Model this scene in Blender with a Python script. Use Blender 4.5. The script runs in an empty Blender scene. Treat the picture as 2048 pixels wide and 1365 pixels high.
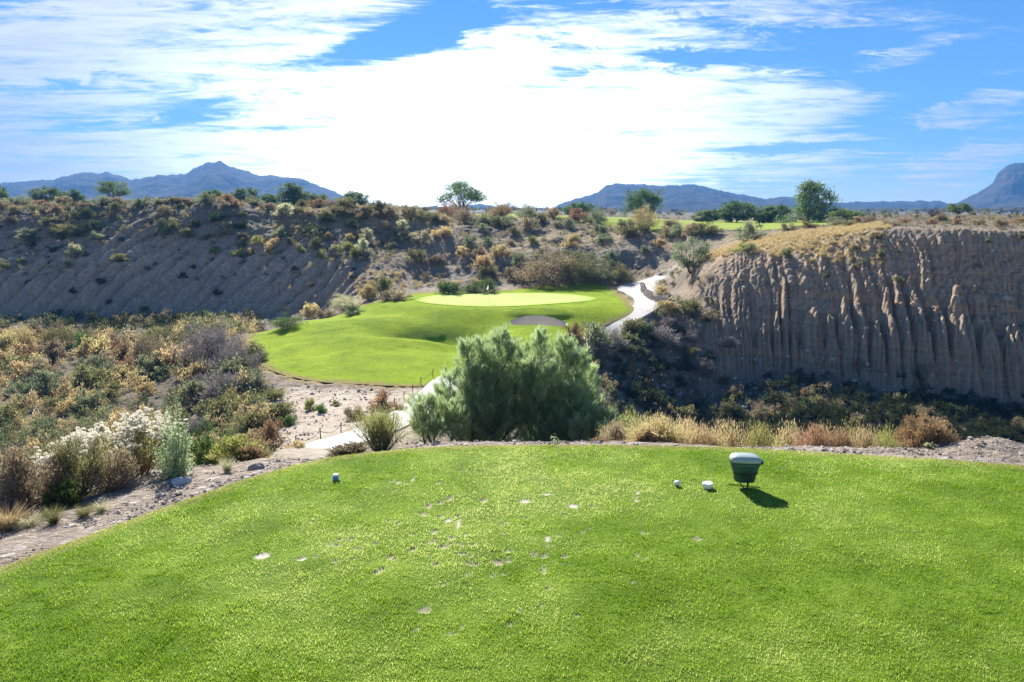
import bpy, math, random
import numpy as np
from mathutils import Vector
C = bpy.context.scene.collection
R = math.radians
rng = np.random.default_rng(7)

# ------------------------------------------------------------------ camera
F, CX, CY, H = 1500.0, 1024.0, 682.5, 3.5
PITCH = math.atan((682.5 - 415) / F)
cp, sp = math.cos(PITCH), math.sin(PITCH)
cam = bpy.data.cameras.new('camera'); co = bpy.data.objects.new('camera', cam); C.objects.link(co)
co.location = (0, 0, H); co.rotation_euler = (math.pi/2 - PITCH, 0, 0)
cam.sensor_width = 36; cam.lens = F/2048*36; cam.clip_start = 0.05; cam.clip_end = 30000
bpy.context.scene.camera = co

def ray(u, v):
    u = np.asarray(u, float); v = np.asarray(v, float)
    y = F*cp + (CY-v)*sp
    return (u-CX)/y, (-F*sp + (CY-v)*cp)/y          # x per y, z per y

# ------------------------------------------------------------------ noise
def _hash(ix, iy, seed):
    h = (ix.astype(np.int64)*374761393 + iy.astype(np.int64)*668265263 + seed*2147483647) & 0xffffffff
    h = ((h ^ (h >> 13))*1274126177) & 0xffffffff
    h = (h ^ (h >> 16)) & 0xffff
    return h/32768.0 - 1.0
def noise(x, y, seed=0):
    x = np.asarray(x, float); y = np.asarray(y, float)
    ix = np.floor(x); iy = np.floor(y); fx = x-ix; fy = y-iy
    fx = fx*fx*(3-2*fx); fy = fy*fy*(3-2*fy)
    a = _hash(ix, iy, seed); b = _hash(ix+1, iy, seed); c = _hash(ix, iy+1, seed); d = _hash(ix+1, iy+1, seed)
    return (a*(1-fx)+b*fx)*(1-fy) + (c*(1-fx)+d*fx)*fy
def fbm(x, y, octv=4, seed=0):
    s = 0; a = 1; n = 0
    for i in range(octv):
        s = s + a*noise(x*2**i + 17*i, y*2**i - 9*i, seed+i); n += a; a *= .5
    return s/n
def sst(a, b, x):
    t = np.clip((x-a)/(b-a), 0, 1); return t*t*(3-2*t)
def pchip(xk, yk, x):
    xk = np.asarray(xk, float); yk = np.asarray(yk, float)
    h = np.diff(xk); d = np.diff(yk)/h
    m = np.zeros_like(yk)
    m[0] = d[0]; m[-1] = d[-1]
    for i in range(1, len(xk)-1):
        if d[i-1]*d[i] > 0:
            w1 = 2*h[i]+h[i-1]; w2 = h[i]+2*h[i-1]
            m[i] = (w1+w2)/(w1/d[i-1]+w2/d[i])
    i = np.clip(np.searchsorted(xk, x)-1, 0, len(xk)-2)
    t = np.clip((x-xk[i])/h[i], 0, 1)
    return ((2*t**3-3*t**2+1)*yk[i] + (t**3-2*t**2+t)*h[i]*m[i] + (-2*t**3+3*t**2)*yk[i+1] + (t**3-t**2)*h[i]*m[i+1])

# ------------------------------------------------------------------ terrain profiles (12 knots: distance, level)
COLS = [
 (-300, [5.5,8,16,26,38,55,70,86,92.5,104,115,160],        [-.05,-.5,-4,-8,-9,-9.3,-9.4,-9.4,-3.2,4.2,4.5,4.5]),
 (0,    [7,9.5,16,27,38,55,72,85,95.2,106.5,116,160],        [-.05,-.5,-3.5,-8,-9,-9.3,-9.4,-9.3,-3.2,3.75,3.9,3.9]),
 (150,  [7.5,10.2,16,26,38,54,71,85,95.2,106.5,116,160],     [-.05,-.5,-3.2,-7.8,-9,-9.3,-9.4,-9.4,-3.0,3.75,3.9,3.9]),
 (300,  [8.3,11,16,25,38,53,70,85,95.6,107,116,160],       [-.05,-.5,-3,-7.2,-8.8,-9,-9.3,-9.4,-2.6,4.1,4.2,4.2]),
 (450,  [9.15,11.2,16,24,36,50,60,83.6,95.2,107,116,160],      [-.05,-.45,-2.8,-5.6,-7.6,-7.6,-7.1,-9.2,-2.4,4.1,4.2,4.2]),
 (520,  [9.6,11.3,16,23,34,46,57,83.6,95.2,107,117,160],       [-.05,-.4,-2.8,-4.6,-6.6,-7.3,-7.1,-9.2,-2.5,3.75,3.9,3.9]),
 (620,  [10.05,11.4,16,24,32,45,66,84,95,108,117,160],     [-.05,-.45,-2.4,-4.5,-6.2,-7.25,-6.8,-8.8,-2.5,3.3,3.5,3.5]),
 (750,  [10.43,11.7,16,25,31,43,64,80,95,109,120,160],     [-.05,-.42,-2.2,-4.6,-5.8,-7.1,-6.5,-6.0,-2,3.2,3.4,3.4]),
 (880,  [10.7,11.6,16,25,32,44,64,86,97,111,122,160],      [-.05,-.24,-2.2,-5,-6.2,-7.1,-6.4,-5.6,-2,2.4,2.3,2.3]),
 (1024, [10.8,11.6,16,25,34,45,64,87,96,112,124,160],      [-.05,-.22,-2.5,-5.5,-7.2,-7.2,-6.3,-5.4,-2,1.7,2.0,2.2]),
 (1150, [10.8,11.6,16,26,36,48,63,86,93.5,112,124,160],      [-.05,-.22,-3,-7.5,-9,-8.6,-6.7,-5.4,-1.8,1.4,1.6,1.8]),
 (1250, [10.75,11.55,16,26,40,54,66,88,95,112,124,160],    [-.05,-.21,-3,-8.5,-11,-9.6,-6.3,-5.2,-1.4,1.3,1.4,1.4]),
 (1330, [10.6,11.5,16,27,44,57,70,84,98,110,124,160],      [-.05,-.2,-3,-9,-12.4,-10.9,-5.6,-4.4,-1.5,1.1,1.2,1.0]),
 (1400, [10.5,11.4,14.4,28,46,58,66,75,86,95,112,160],       [-.05,-.2,-3,-9.5,-13.2,-12.3,-6.6,-1.8,-1.6,.5,.9,.8]),
 (1500, [10.35,11.3,14.4,28,48,60,64,70.5,79,96,112,160],    [-.05,-.2,-3.2,-9.5,-13,-10.9,-6,-.5,-.1,.6,.8,.8]),
 (1600, [10.3,11.3,14.4,28,47,58.5,61.9,66.3,71,90,112,160],     [-.05,-.2,-3.2,-9.5,-12.4,-10.2,-5.6,-.7,.6,.9,1,1]),
 (1800, [10.1,11,14.2,27,43,54,57.2,60.6,62.8,80,112,160],     [-.05,-.14,-3.2,-9.5,-11.8,-10.2,-5.6,-.6,1.8,1.9,1.7,1.6]),
 (2048, [9.9,10.7,13.9,26,40,49.6,52.5,55.5,57.3,75,112,160],  [-.05,-.12,-3.2,-9.5,-11.6,-10.1,-5.8,-.9,1.8,1.9,1.7,1.6]),
 (2350, [9,10,15,25,37,46.3,49,51.8,53.4,75,112,160],        [-.05,-.12,-3.2,-9.5,-11.5,-10,-5.8,-.9,1.9,1.9,1.7,1.6])]
TK = np.array([(c[0]-CX)/1480 for c in COLS])
YK = np.array([c[1] for c in COLS]); ZK = np.array([c[2] for c in COLS])
TG = np.linspace(-1.0, 1.0, 601); YG = np.arange(4, 171, .2)
tgc = np.clip(TG, TK[0], TK[-1])
yk = np.array([pchip(TK, YK[:, k], tgc) for k in range(12)]).T
zk = np.array([pchip(TK, ZK[:, k], tgc) for k in range(12)]).T
ZT = np.empty((len(TG), len(YG))); KT = np.empty_like(ZT)
for i in range(len(TG)):
    ZT[i] = pchip(yk[i], zk[i], np.clip(YG, yk[i, 0], 160))
    KT[i] = np.interp(YG, yk[i], np.arange(12))
def look(tab, x, y):
    t = x/np.maximum(y, 8)
    a = np.clip((t-TG[0])/(TG[1]-TG[0]), 0, len(TG)-1.001); b = np.clip((y-YG[0])/.2, 0, len(YG)-1.001)
    i = a.astype(int); j = b.astype(int); fa = a-i; fb = b-j
    return (tab[i, j]*(1-fa)+tab[i+1, j]*fa)*(1-fb) + (tab[i, j+1]*(1-fa)+tab[i+1, j+1]*fa)*fb
def ucol(x, y): return CX + 1480*x/np.maximum(y, 8)

# gully lines for the eroded cliff
_g = random.Random(3)
def lines(lo, hi, a, b):
    p = [lo]
    while p[-1] < hi: p.append(p[-1] + _g.uniform(a, b))
    return np.array(p)
G1 = np.concatenate([[-20], -20+np.cumsum([math.exp(_g.uniform(math.log(.5), math.log(1.75))) for _ in range(100)])]); G2 = lines(-20, 70, .22, .55); G3 = lines(-110, 30, 1.6, 3.3); G4 = lines(-110, 30, .35, .9)
def lobe(s, G, p=.5):
    i = np.clip(np.searchsorted(G, s)-1, 0, len(G)-2)
    w = G[i+1]-G[i]; f = (s-G[i])/w
    return np.clip(4*f*(1-f), 0, 1)**p, i
TOPS = np.array([_g.uniform(-1.6, 1.6) for _ in range(400)])

def base_h(x, y):
    x = np.asarray(x, float); y = np.asarray(y, float)
    u = ucol(x, y); k = look(KT, x, y)
    # --- left bank: slanting rills
    mL = sst(6.95, 7.3, k)*(1-sst(7.9, 8.7, k+.5*noise(x*.15, y*.05, 33)))*(1-sst(640, 800, u))
    s = x - .6*(y-88) + .7*fbm(x*.12, y*.12, 3, 4)
    l1, _ = lobe(s + .4*noise(x*.3, y*.3, 11), G3, .8); l2, _ = lobe(s+.35*noise(x*.5, y*.5, 9), G4, 1.0)
    d = mL*(3.1*l1*(.85+.4*noise(x*.12, y*.12, 31)) + .45*l2 + .2*noise(x*1.5, y*1.5, 34) + .6*fbm(x*.15, y*.15, 3, 35) - 1.9)
    # --- right cliff: fluted columns in two tiers
    mR = sst(5.0, 5.5, k)*(1-sst(7.7, 8.3, k))*sst(1330, 1470, u)
    sr = x*.93 - .16*(y-55) + .24*fbm(x*.3, y*.6, 3, 14)
    z0 = look(ZT, x, y)
    r1, i1 = lobe(sr, G1, .72); r2, _ = lobe(sr*1.0+.2*noise(x, y, 5), G2, .7)
    tier = 1 - sst(-5.4, -4.2, z0 - TOPS[i1 % 400]*1.3 + 2.6*(1-r1))
    tier2 = 1 - sst(-1.3, -.3, z0 - TOPS[(i1+57) % 400]*.8 + 1.6*(1-r1))
    amp = (.8+.5*sst(-.35, .35, fbm(x*.16, y*.2, 2, 76)))*(.55+.45*sst(1420, 1600, u))*(.55+.45*sst(5.3, 5.8, k))
    d = d + mR*((amp*(.26+.78*tier+.36*tier2))*r1 + (.32+.30*tier)*r2 + .16*noise(x*2.6, y*3+z0*2, 74) + .09*noise(x*7, y*7, 75) - .9 + .25*fbm(x*.7, y*.7, 3, 71) + .20*noise(z0*1.3, x*.12, 72) + .05*noise(z0*4, x*.5, 73))
    z = look(ZT, x, y + d)
    mU = sst(7.8, 8.4, k)*(1-sst(9.0, 9.6, k))*(1-sst(640, 820, u))
    z = z + mU*(.8*fbm(x*.09, y*.12, 3, 47) + .3*fbm(x*.4, y*.4, 3, 48))
    # --- center hillside roughness
    mC = sst(7.0, 7.6, k)*(1-sst(9.3, 9.9, k))*sst(620, 820, u)*(1-sst(1360, 1460, u))
    z = z + mC*(1.0*fbm(x*.11, y*.11, 3, 40) + .35*fbm(x*.5, y*.5, 3, 44))
    # --- grass mounds, hollow, green plateau, bunker
    e = ((x-1.0)/16.0)**2 + ((y-76)/9.5)**2
    mg = 1 - sst(.62, 1.35, e)
    z = z*(1-mg) + (-5.62 + .03*(y-76)/9)*mg
    def gs(cx, cy, sx, sy, ang=0):
        ca, sa = math.cos(ang), math.sin(ang)
        dx = x-cx; dy = y-cy
        return np.exp(-((dx*ca+dy*sa)/sx)**2 - ((-dx*sa+dy*ca)/sy)**2)
    z = z - 1.9*gs(-6.0, 61.8, 5.2, 2.7, .3) - .35*gs(-2.2, 60.5, 2.6, 2.0, .7) - 1.0*gs(-3, 57, 3.5, 2.2, .6) + .12*fbm(x*.5, y*.5, 3, 49)*sst(44, 50, y)*(1-sst(63, 67, y)) + .55*gs(-12.5, 62, 3.2, 5.0, -.35) + .35*gs(-1.5, 61, 1.5, 3, .1)
    z = z - 1.0*gs(8.2, 63.6, 3.2, 1.9, .35) + .35*gs(-9.5, 57.5, 4, 2) + .45*gs(-18, 63, 5, 2.5, .3) + .12*gs(-20.5, 52, 4, 4)
    eb = (np.abs((x-2.35)/2.55))**2.6 + (np.abs((y-65.1)/1.0))**2.6
    z = z - .8*(1-sst(.5, .97, eb))
    eb2 = ((x-2.4)/3.2)**2 + ((y-67.0)/1.2)**2
    z = z + .22*(1-sst(.3, 1.3, eb2))
    # --- small gravel mound right of the tee, photographer's knoll
    z = z + .24*gs(7.3, 11.0, .75, .5)
    z = z + 1.75*(1-sst(.6, 3.0, np.hypot(x, y-0)))
    return z

def inside(poly, x, y):
    r = np.zeros(x.shape, bool); n = len(poly)
    for i in range(n):
        x1, y1 = poly[i]; x2, y2 = poly[(i+1) % n]
        if y1 == y2: continue
        r ^= ((y1 > y) != (y2 > y)) & (x < (x2-x1)*(y-y1)/(y2-y1)+x1)
    return r
def edist(poly, x, y):
    d = np.full(x.shape, 1e9); n = len(poly)
    for i in range(n):
        x1, y1 = poly[i]; x2, y2 = poly[(i+1) % n]
        dx, dy = x2-x1, y2-y1; L = dx*dx+dy*dy+1e-12
        t = np.clip(((x-x1)*dx+(y-y1)*dy)/L, 0, 1)
        d = np.minimum(d, np.hypot(x-x1-t*dx, y-y1-t*dy))
    return d
YS = np.concatenate([np.arange(8.5, 60, .06), np.arange(60, 170, .12)])
def hit(u, v):
    """ground points seen at photo pixels, found by walking each view line over the terrain"""
    a, b = ray(u, v)
    a = np.atleast_1d(a); b = np.atleast_1d(b)
    out = np.empty((len(a), 3))
    for q in range(len(a)):
        g = base_h(a[q]*YS, YS); w = np.nonzero(H + b[q]*YS <= g)[0]
        y = YS[w[0]] if len(w) else 150.0
        out[q] = (a[q]*y, y, base_h(np.array([a[q]*y]), np.array([y]))[0])
    return out
def smooth_poly(P, n=3):
    P = np.asarray(P, float)
    for _ in range(n):
        Q = np.roll(P, -1, 0); P = np.stack([.75*P+.25*Q, .25*P+.75*Q], 1).reshape(-1, 2)
    return P
def chaikin(P, n=3):
    P = np.asarray(P, float)
    for _ in range(n):
        A = P[:-1]; B = P[1:]
        Q = np.stack([.75*A+.25*B, .25*A+.75*B], 1).reshape(-1, P.shape[1]); P = np.vstack([P[:1], Q, P[-1:]])
    return P

# ------------------------------------------------------------------ outlines on the ground
tpx = [(-250,1250),(0,1135),(200,1062),(400,990),(500,956),(600,927),(700,908),(800,898),(900,892),(1050,889.5),(1200,889.5),(1350,892),(1500,897),(1650,905),(1800,914),(1920,922),(2048,931),(2300,955),(2600,1000)]
a, b = ray(*np.array(tpx).T); yy = -H/b
TEE = np.vstack([chaikin(np.stack([a*yy, yy], 1), 3), [[12, 1.0], [-9, 1.0]]])
lpx = [(488,673),(530,660),(620,642),(690,622),(740,612),(790,593),(830,587),(900,584),(1000,583),(1060,574),(1150,566),(1222,570),(1243,592),(1270,620),(1266,631),(1205,655),(1165,674)]
L1 = hit(*np.array(lpx).T)[:, :2]
L2 = np.array([[4.6, 58], [2.0, 53], [-1.5, 48.2], [-3.6, 45.2]])
lpx2 = [(862,776),(780,774),(700,770),(620,764),(560,750),(522,735),(500,708)]
LAWN = smooth_poly(np.vstack([L1, L2, hit(*np.array(lpx2).T)[:, :2]]), 2)
gpx = [(826,603),(850,594),(900,589.5),(960,588),(1050,587.5),(1110,588),(1165,592),(1195,597),(1192,602),(1165,606),(1090,611),(1000,616.5),(910,614),(855,609)]
GREEN = smooth_poly(hit(*np.array(gpx).T)[:, :2], 3)
BUNK = [(2.35+2.55*abs(math.cos(t))**(2/2.6)*math.copysign(1, math.cos(t)), 65.1+1.0*abs(math.sin(t))**(2/2.6)*math.copysign(1, math.sin(t))) for t in np.linspace(0, 2*math.pi, 60)[:-1]]
FAIR = np.array([[-13, 118], [-8, 128], [-4, 150], [20, 152], [62, 150], [58, 120], [40, 99], [36, 95.5], [28, 96.5], [20, 101], [12, 111], [4, 117], [-5, 117]], float)
FAIR = smooth_poly(FAIR, 2)
PATHC = []
_u = np.array([608,630,700,765,815,850,880,905.]); _v = np.array([909,902,880,852,824,798,775,758.]); _y = np.array([23.2,24.2,27,31,35,39,43,46.])
pp = np.stack([ray(_u, _v)[0]*_y, _y], 1)
pw = [1.5,1.6,1.7,1.8,1.9,2.0,2.1,2.2]
p2 = np.array([[-1.2, 49.0], [1.8, 53.0], [4.8, 57.6], [7.6, 62.0]])
p3 = hit([1215,1262,1297,1300,1280,1268,1284], [657,637,612,598,586,577,570])[:, :2]; p3 = np.vstack([p3, p3[-1:]+[[1.2, .8]], p3[-1:]+[[2.4, 1.2]]])
PATHC = np.vstack([np.column_stack([pp, pw]), np.column_stack([p2, [2.2]*4]), np.column_stack([p3, [2.1,2.2,2.6,3.0,3.6,4.2,3.6,3.0,2.6]])])
PATHC = chaikin(PATHC, 3)
SAND = smooth_poly(hit([590,640,720,800,870,905,850,800,700,650,590,560,575,600,560], [772,778,782,785,780,770,800,822,862,880,905,915,880,840,800])[:, :2], 2)

def pathdist(x, y, full=False):
    d = np.full(x.shape, 1e9); w = np.ones(x.shape); s_ = np.zeros(x.shape)
    for i in range(len(PATHC)-1):
        x1, y1, w1 = PATHC[i]; x2, y2, w2 = PATHC[i+1]
        dx, dy = x2-x1, y2-y1; L = dx*dx+dy*dy+1e-12
        t = np.clip(((x-x1)*dx+(y-y1)*dy)/L, 0, 1)
        q = np.hypot(x-x1-t*dx, y-y1-t*dy)
        m = q < d; d = np.where(m, q, d); w = np.where(m, w1+t*(w2-w1), w); s_ = np.where(m, i+t, s_)
    return (d, w, s_) if full else (d, w)
def box_of(poly, m=2):
    P = np.asarray(poly); return P[:, 0].min()-m, P[:, 0].max()+m, P[:, 1].min()-m, P[:, 1].max()+m

# ------------------------------------------------------------------ node helpers
def newmat(name):
    m = bpy.data.materials.new(name); m.use_nodes = True
    nt = m.node_tree; nt.nodes.clear()
    return m, nt
def N(nt, kind, inputs=None, **kw):
    n = nt.nodes.new(kind)
    for k, v in kw.items(): setattr(n, k, v)
    for k, v in (inputs or {}).items():
        if isinstance(v, bpy.types.NodeSocket): nt.links.new(v, n.inputs[k])
        else: n.inputs[k].default_value = v
    return n
def ramp(nt, fac, stops, interp='LINEAR'):
    n = nt.nodes.new('ShaderNodeValToRGB'); cr = n.color_ramp; cr.interpolation = interp
    while len(cr.elements) < len(stops): cr.elements.new(.5)
    for e, (p, c) in zip(cr.elements, stops):
        e.position = p; e.color = (*c, 1) if len(c) == 3 else c
    nt.links.new(fac, n.inputs[0]); return n.outputs[0]
def mix(nt, fac, a, b, mode='MIX'):
    n = nt.nodes.new('ShaderNodeMix'); n.data_type = 'RGBA'; n.blend_type = mode
    for s, v in ((n.inputs[0], fac), (n.inputs[6], a), (n.inputs[7], b)):
        if isinstance(v, bpy.types.NodeSocket): nt.links.new(v, s)
        elif isinstance(v, (int, float)): s.default_value = v
        else: s.default_value = (*v, 1)
    return n.outputs[2]
def math_(nt, op, a, b=0.0, c=None, clamp=False):
    n = nt.nodes.new('ShaderNodeMath'); n.operation = op; n.use_clamp = clamp
    for i, v in enumerate((a, b) if c is None else (a, b, c)):
        if isinstance(v, bpy.types.NodeSocket): nt.links.new(v, n.inputs[i])
        else: n.inputs[i].default_value = v
    return n.outputs[0]
def nz(nt, vec, scale, detail=4, rough=.55, dist=0.0):
    n = N(nt, 'ShaderNodeTexNoise', {'Vector': vec, 'Scale': scale, 'Detail': detail, 'Roughness': rough, 'Distortion': dist}); return n.outputs[0]
def attr(nt, name): return N(nt, 'ShaderNodeAttribute', attribute_name=name)
def out(nt, sh): N(nt, 'ShaderNodeOutputMaterial', {'Surface': sh})
def pos(nt): return N(nt, 'ShaderNodeNewGeometry').outputs['Position']
def bump(nt, h, strength, dist): return N(nt, 'ShaderNodeBump', {'Height': h, 'Strength': strength, 'Distance': dist}).outputs[0]

def foliage_mat(name, dark, mid, light, trans=.4, hue=.02, val=.35):
    m, nt = newmat(name)
    c = ramp(nt, attr(nt, 'tint').outputs['Fac'], [(0, dark), (.5, mid), (1, light)])
    oi = N(nt, 'ShaderNodeObjectInfo').outputs['Random']
    hs = N(nt, 'ShaderNodeHueSaturation', {'Hue': math_(nt, 'MULTIPLY_ADD', oi, 2*hue, .5-hue), 'Saturation': 1.0,
            'Value': math_(nt, 'MULTIPLY_ADD', math_(nt, 'FRACT', math_(nt, 'MULTIPLY', oi, 7.13)), val, 1-val/2), 'Color': c}).outputs[0]
    d = N(nt, 'ShaderNodeBsdfPrincipled', {'Base Color': hs, 'Roughness': .6, 'Specular IOR Level': .25})
    t = N(nt, 'ShaderNodeBsdfTranslucent', {'Color': hs})
    out(nt, N(nt, 'ShaderNodeMixShader', {0: trans, 1: d.outputs[0], 2: t.outputs[0]}).outputs[0]); return m
def plain_mat(name, col, rough=.6, var=.2, scale=8, spec=.3, bmp=0, bscale=40):
    m, nt = newmat(name)
    tc = N(nt, 'ShaderNodeTexCoord').outputs['Object']
    n = nz(nt, tc, scale, 5)
    c = mix(nt, n, tuple(x*(1-var) for x in col), tuple(min(1, x*(1+var)) for x in col))
    p = N(nt, 'ShaderNodeBsdfPrincipled', {'Base Color': c, 'Roughness': rough, 'Specular IOR Level': spec})
    if bmp: nt.links.new(bump(nt, nz(nt, tc, bscale, 6), 1.0, bmp), p.inputs['Normal'])
    out(nt, p.outputs[0]); return m

# ------------------------------------------------------------------ mesh helpers
def link(o, parent=None):
    C.objects.link(o)
    if parent: o.parent = parent
    return o
def make_mesh(name, V, faces, mats, midx=None, smooth=False, attrs=None):
    """faces: list of int arrays (n,3) or (n,4)"""
    me = bpy.data.meshes.new(name)
    V = np.asarray(V, np.float32)
    faces = [np.asarray(f, np.int32) for f in faces if len(f)]
    loops = np.concatenate([f.ravel() for f in faces])
    tot = np.concatenate([np.full(len(f), f.shape[1], np.int32) for f in faces])
    me.vertices.add(len(V)); me.vertices.foreach_set('co', V.ravel())
    me.loops.add(len(loops)); me.loops.foreach_set('vertex_index', loops)
    me.polygons.add(len(tot)); me.polygons.foreach_set('loop_start', np.concatenate([[0], np.cumsum(tot)[:-1]]).astype(np.int32))
    for m in (mats if isinstance(mats, (list, tuple)) else [mats]): me.materials.append(m)
    if midx is not None: me.polygons.foreach_set('material_index', np.asarray(midx, np.int32))
    me.polygons.foreach_set('use_smooth', np.full(len(tot), bool(smooth)))
    for k, a in (attrs or {}).items():
        t = me.attributes.new(k, 'FLOAT', 'POINT'); t.data.foreach_set('value', np.asarray(a, np.float32))
    me.update(calc_edges=True); me.validate()
    return me
def obj(name, me, parent=None, loc=None):
    o = bpy.data.objects.new(name, me)
    if loc is not None: o.location = loc
    return link(o, parent)
def empty(name, loc=(0, 0, 0)):
    o = bpy.data.objects.new(name, None); o.empty_display_size = .1; o.location = loc
    return link(o)
def tag(o, label=None, cat=None, group=None, kind=None):
    if label: o['label'] = label
    if cat: o['category'] = cat
    if group: o['group'] = group
    if kind: o['kind'] = kind
    return o

class MB:
    """collects shapes for one mesh"""
    def __init__(s): s.V = []; s.F3 = []; s.F4 = []; s.T = []; s.n = 0; s.m3 = []; s.m4 = []
    def add(s, V, F, tint=.5, mi=0):
        V = np.asarray(V, float).reshape(-1, 3); F = np.asarray(F, int)
        s.V.append(V); s.T.append(np.broadcast_to(np.asarray(tint, float), (len(V),)))
        if F.shape[1] == 3: s.F3.append(F+s.n); s.m3.append(np.full(len(F), mi))
        else: s.F4.append(F+s.n); s.m4.append(np.full(len(F), mi))
        s.n += len(V)
    def tube(s, P, rad, sides=5, tint=.5, mi=0, cap=True):
        P = np.asarray(P, float); n = len(P); rad = np.broadcast_to(np.asarray(rad, float), (n,))
        T = np.gradient(P, axis=0); T /= np.linalg.norm(T, axis=1, keepdims=True)+1e-9
        ref = np.where(np.abs(T[:, 2:3]) > .9, [[1, 0, 0]], [[0, 0, 1]])
        A = np.cross(T, ref); A /= np.linalg.norm(A, axis=1, keepdims=True)+1e-9; B = np.cross(T, A)
        a = np.arange(sides)/sides*2*math.pi
        V = (P[:, None] + rad[:, None, None]*(np.cos(a)[None, :, None]*A[:, None]+np.sin(a)[None, :, None]*B[:, None])).reshape(-1, 3)
        i = np.arange(n-1)[:, None]*sides; j = np.arange(sides)[None]; j2 = (j+1) % sides
        s.add(V, np.stack([i+j, i+j2, i+sides+j2, i+sides+j], -1).reshape(-1, 4), tint, mi)
        if cap:
            for e, o in ((0, 0), (n-1, (n-1)*sides)):
                if rad[e] > .004: s.add(np.vstack([P[e:e+1], V[o:o+sides]]), np.array([[0, 1+k, 1+(k+1) % sides] for k in range(sides)]), tint, mi)
    def leaves(s, P, D, L, W, tint, r, mi=0):
        """one pointed blade per point P along direction D"""
        n = len(P); D = D/(np.linalg.norm(D, axis=1, keepdims=True)+1e-9)
        Rv = r.normal(size=(n, 3)); S = np.cross(D, Rv); S /= np.linalg.norm(S, axis=1, keepdims=True)+1e-9
        L = np.broadcast_to(L, (n,))[:, None]; W = np.broadcast_to(W, (n,))[:, None]
        mid = P + D*L*.45
        V = np.stack([P, mid+S*W/2, P+D*L, mid-S*W/2], 1).reshape(-1, 3)
        s.add(V, np.arange(4*n).reshape(-1, 4), np.repeat(np.broadcast_to(tint, (n,)), 4), mi)
    def mesh(s, name, mats, smooth=False):
        fs, mi = [], []
        if s.F3: fs.append(np.vstack(s.F3)); mi.append(np.concatenate(s.m3))
        if s.F4: fs.append(np.vstack(s.F4)); mi.append(np.concatenate(s.m4))
        return make_mesh(name, np.vstack(s.V), fs, mats, np.concatenate(mi), smooth, {'tint': np.concatenate(s.T)})
    def box(s, c, d, tint=.5, mi=0):
        x, y, z = np.asarray(d)/2
        V = np.array([[-x,-y,-z],[x,-y,-z],[x,y,-z],[-x,y,-z],[-x,-y,z],[x,-y,z],[x,y,z],[-x,y,z]])+np.asarray(c)
        s.add(V, [[0,3,2,1],[4,5,6,7],[0,1,5,4],[1,2,6,5],[2,3,7,6],[3,0,4,7]], tint, mi)

def curve(a, b, bend, r, n=5):
    a = np.asarray(a, float); b = np.asarray(b, float); t = np.linspace(0, 1, n)[:, None]
    off = np.asarray(bend)*r.normal(size=3)
    return a*(1-t)+b*t+np.sin(t*math.pi)*off

# ------------------------------------------------------------------ ground
def sym(a): return np.concatenate([-a[::-1], a])
tin = np.arange(-.745, .7451, .00125); tout = .745 + np.geomspace(.006, 5.5, 26)
TT = np.concatenate([-tout[::-1], tin, tout])
YR = np.concatenate([-np.geomspace(60, 1, 12), np.arange(0, 5, .5), np.arange(5, 14, .075), np.arange(14, 42, .35), np.arange(42, 48, .12), np.arange(48, 71, .08), np.arange(71, 86, .2), np.arange(86, 109, .14), np.arange(109, 165, .6), np.geomspace(166, 6000, 42)])
TTm, YRm = np.meshgrid(TT, YR)
GX = TTm*np.maximum(YRm, 8); GY = YRm.copy()
GZ = base_h(GX, np.maximum(GY, 4))
GZ = np.where(GY < 4, -.05 + 1.75*(1-sst(.6, 3.0, np.hypot(GX, GY))), GZ)
# pebbly micro relief on slopes, not far away
kk = look(KT, GX, np.maximum(GY, 4)); uu = ucol(GX, GY)
rough = sst(0.3, 2.5, kk)*(1-sst(150, 200, GY))
GZ = GZ + rough*(.10*fbm(GX*1.3, GY*1.3, 3, 60) + .05*noise(GX*4, GY*4, 61)) + sst(.0, .3, kk)*(1-rough)*(GY < 30)*.035*fbm(GX*3, GY*3, 3, 66)
GZ = GZ - .006*np.clip(GY-170, 0, 900)
sandm = np.zeros_like(GX); grassm = np.zeros_like(GX)
def poly_mask(poly, X, Y, m=2, f=None):
    x0, x1, y0, y1 = box_of(poly, m); w = (X > x0) & (X < x1) & (Y > y0) & (Y < y1)
    r = np.full(X.shape, -99.0); xi = X[w]; yi = Y[w]
    d = edist(poly, xi, yi); r[w] = np.where(inside(poly, xi, yi), d, -d); return r
sl = poly_mask(LAWN, GX, GY); sf = poly_mask(FAIR, GX, GY, 6); stt = poly_mask(TEE, GX, GY); ss = poly_mask(SAND, GX, GY, 4)
GZ -= .3*sst(.1, 1.0, sl) + .3*sst(.1, 1.5, sf) + .16*sst(0.05, .35, stt)
wp = (GX > -22) & (GX < 30) & (GY > 15) & (GY < 92)
pd = np.full(GX.shape, 99.0); pwid = np.ones_like(GX)
ps = np.zeros_like(GX); pd[wp], pwid[wp], ps[wp] = pathdist(GX[wp], GY[wp], True)
PZ = base_h(PATHC[:, 0], PATHC[:, 1])
for _ in range(2): PZ[1:-1] = .25*PZ[:-2]+.5*PZ[1:-1]+.25*PZ[2:]
bench = (1-sst(.1, 1.5, pd-pwid/2))*(1-sst(42, 46, GY))
GZ = GZ*(1-bench) + (np.interp(ps, np.arange(len(PZ)), PZ)-.0)*bench
GZ -= .25*sst(-.15, .5, pwid/2-pd)*sst(24.6, 26, GY)
sandm = np.maximum(sst(-1.2, .6, ss + 1.2*fbm(GX*.5, GY*.5, 3, 80)), sst(-1.0, .0, pwid/2-pd + .5*noise(GX, GY, 81))*.8)
strawm = np.maximum(sst(-1.0, -.1, sl+.5*fbm(GX*.8, GY*.8, 2, 83)), sst(-.20, .0, stt+.12*fbm(GX*3, GY*3, 2, 84))*.9)*(1-sst(.4, 1, sandm)*.5)
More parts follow.
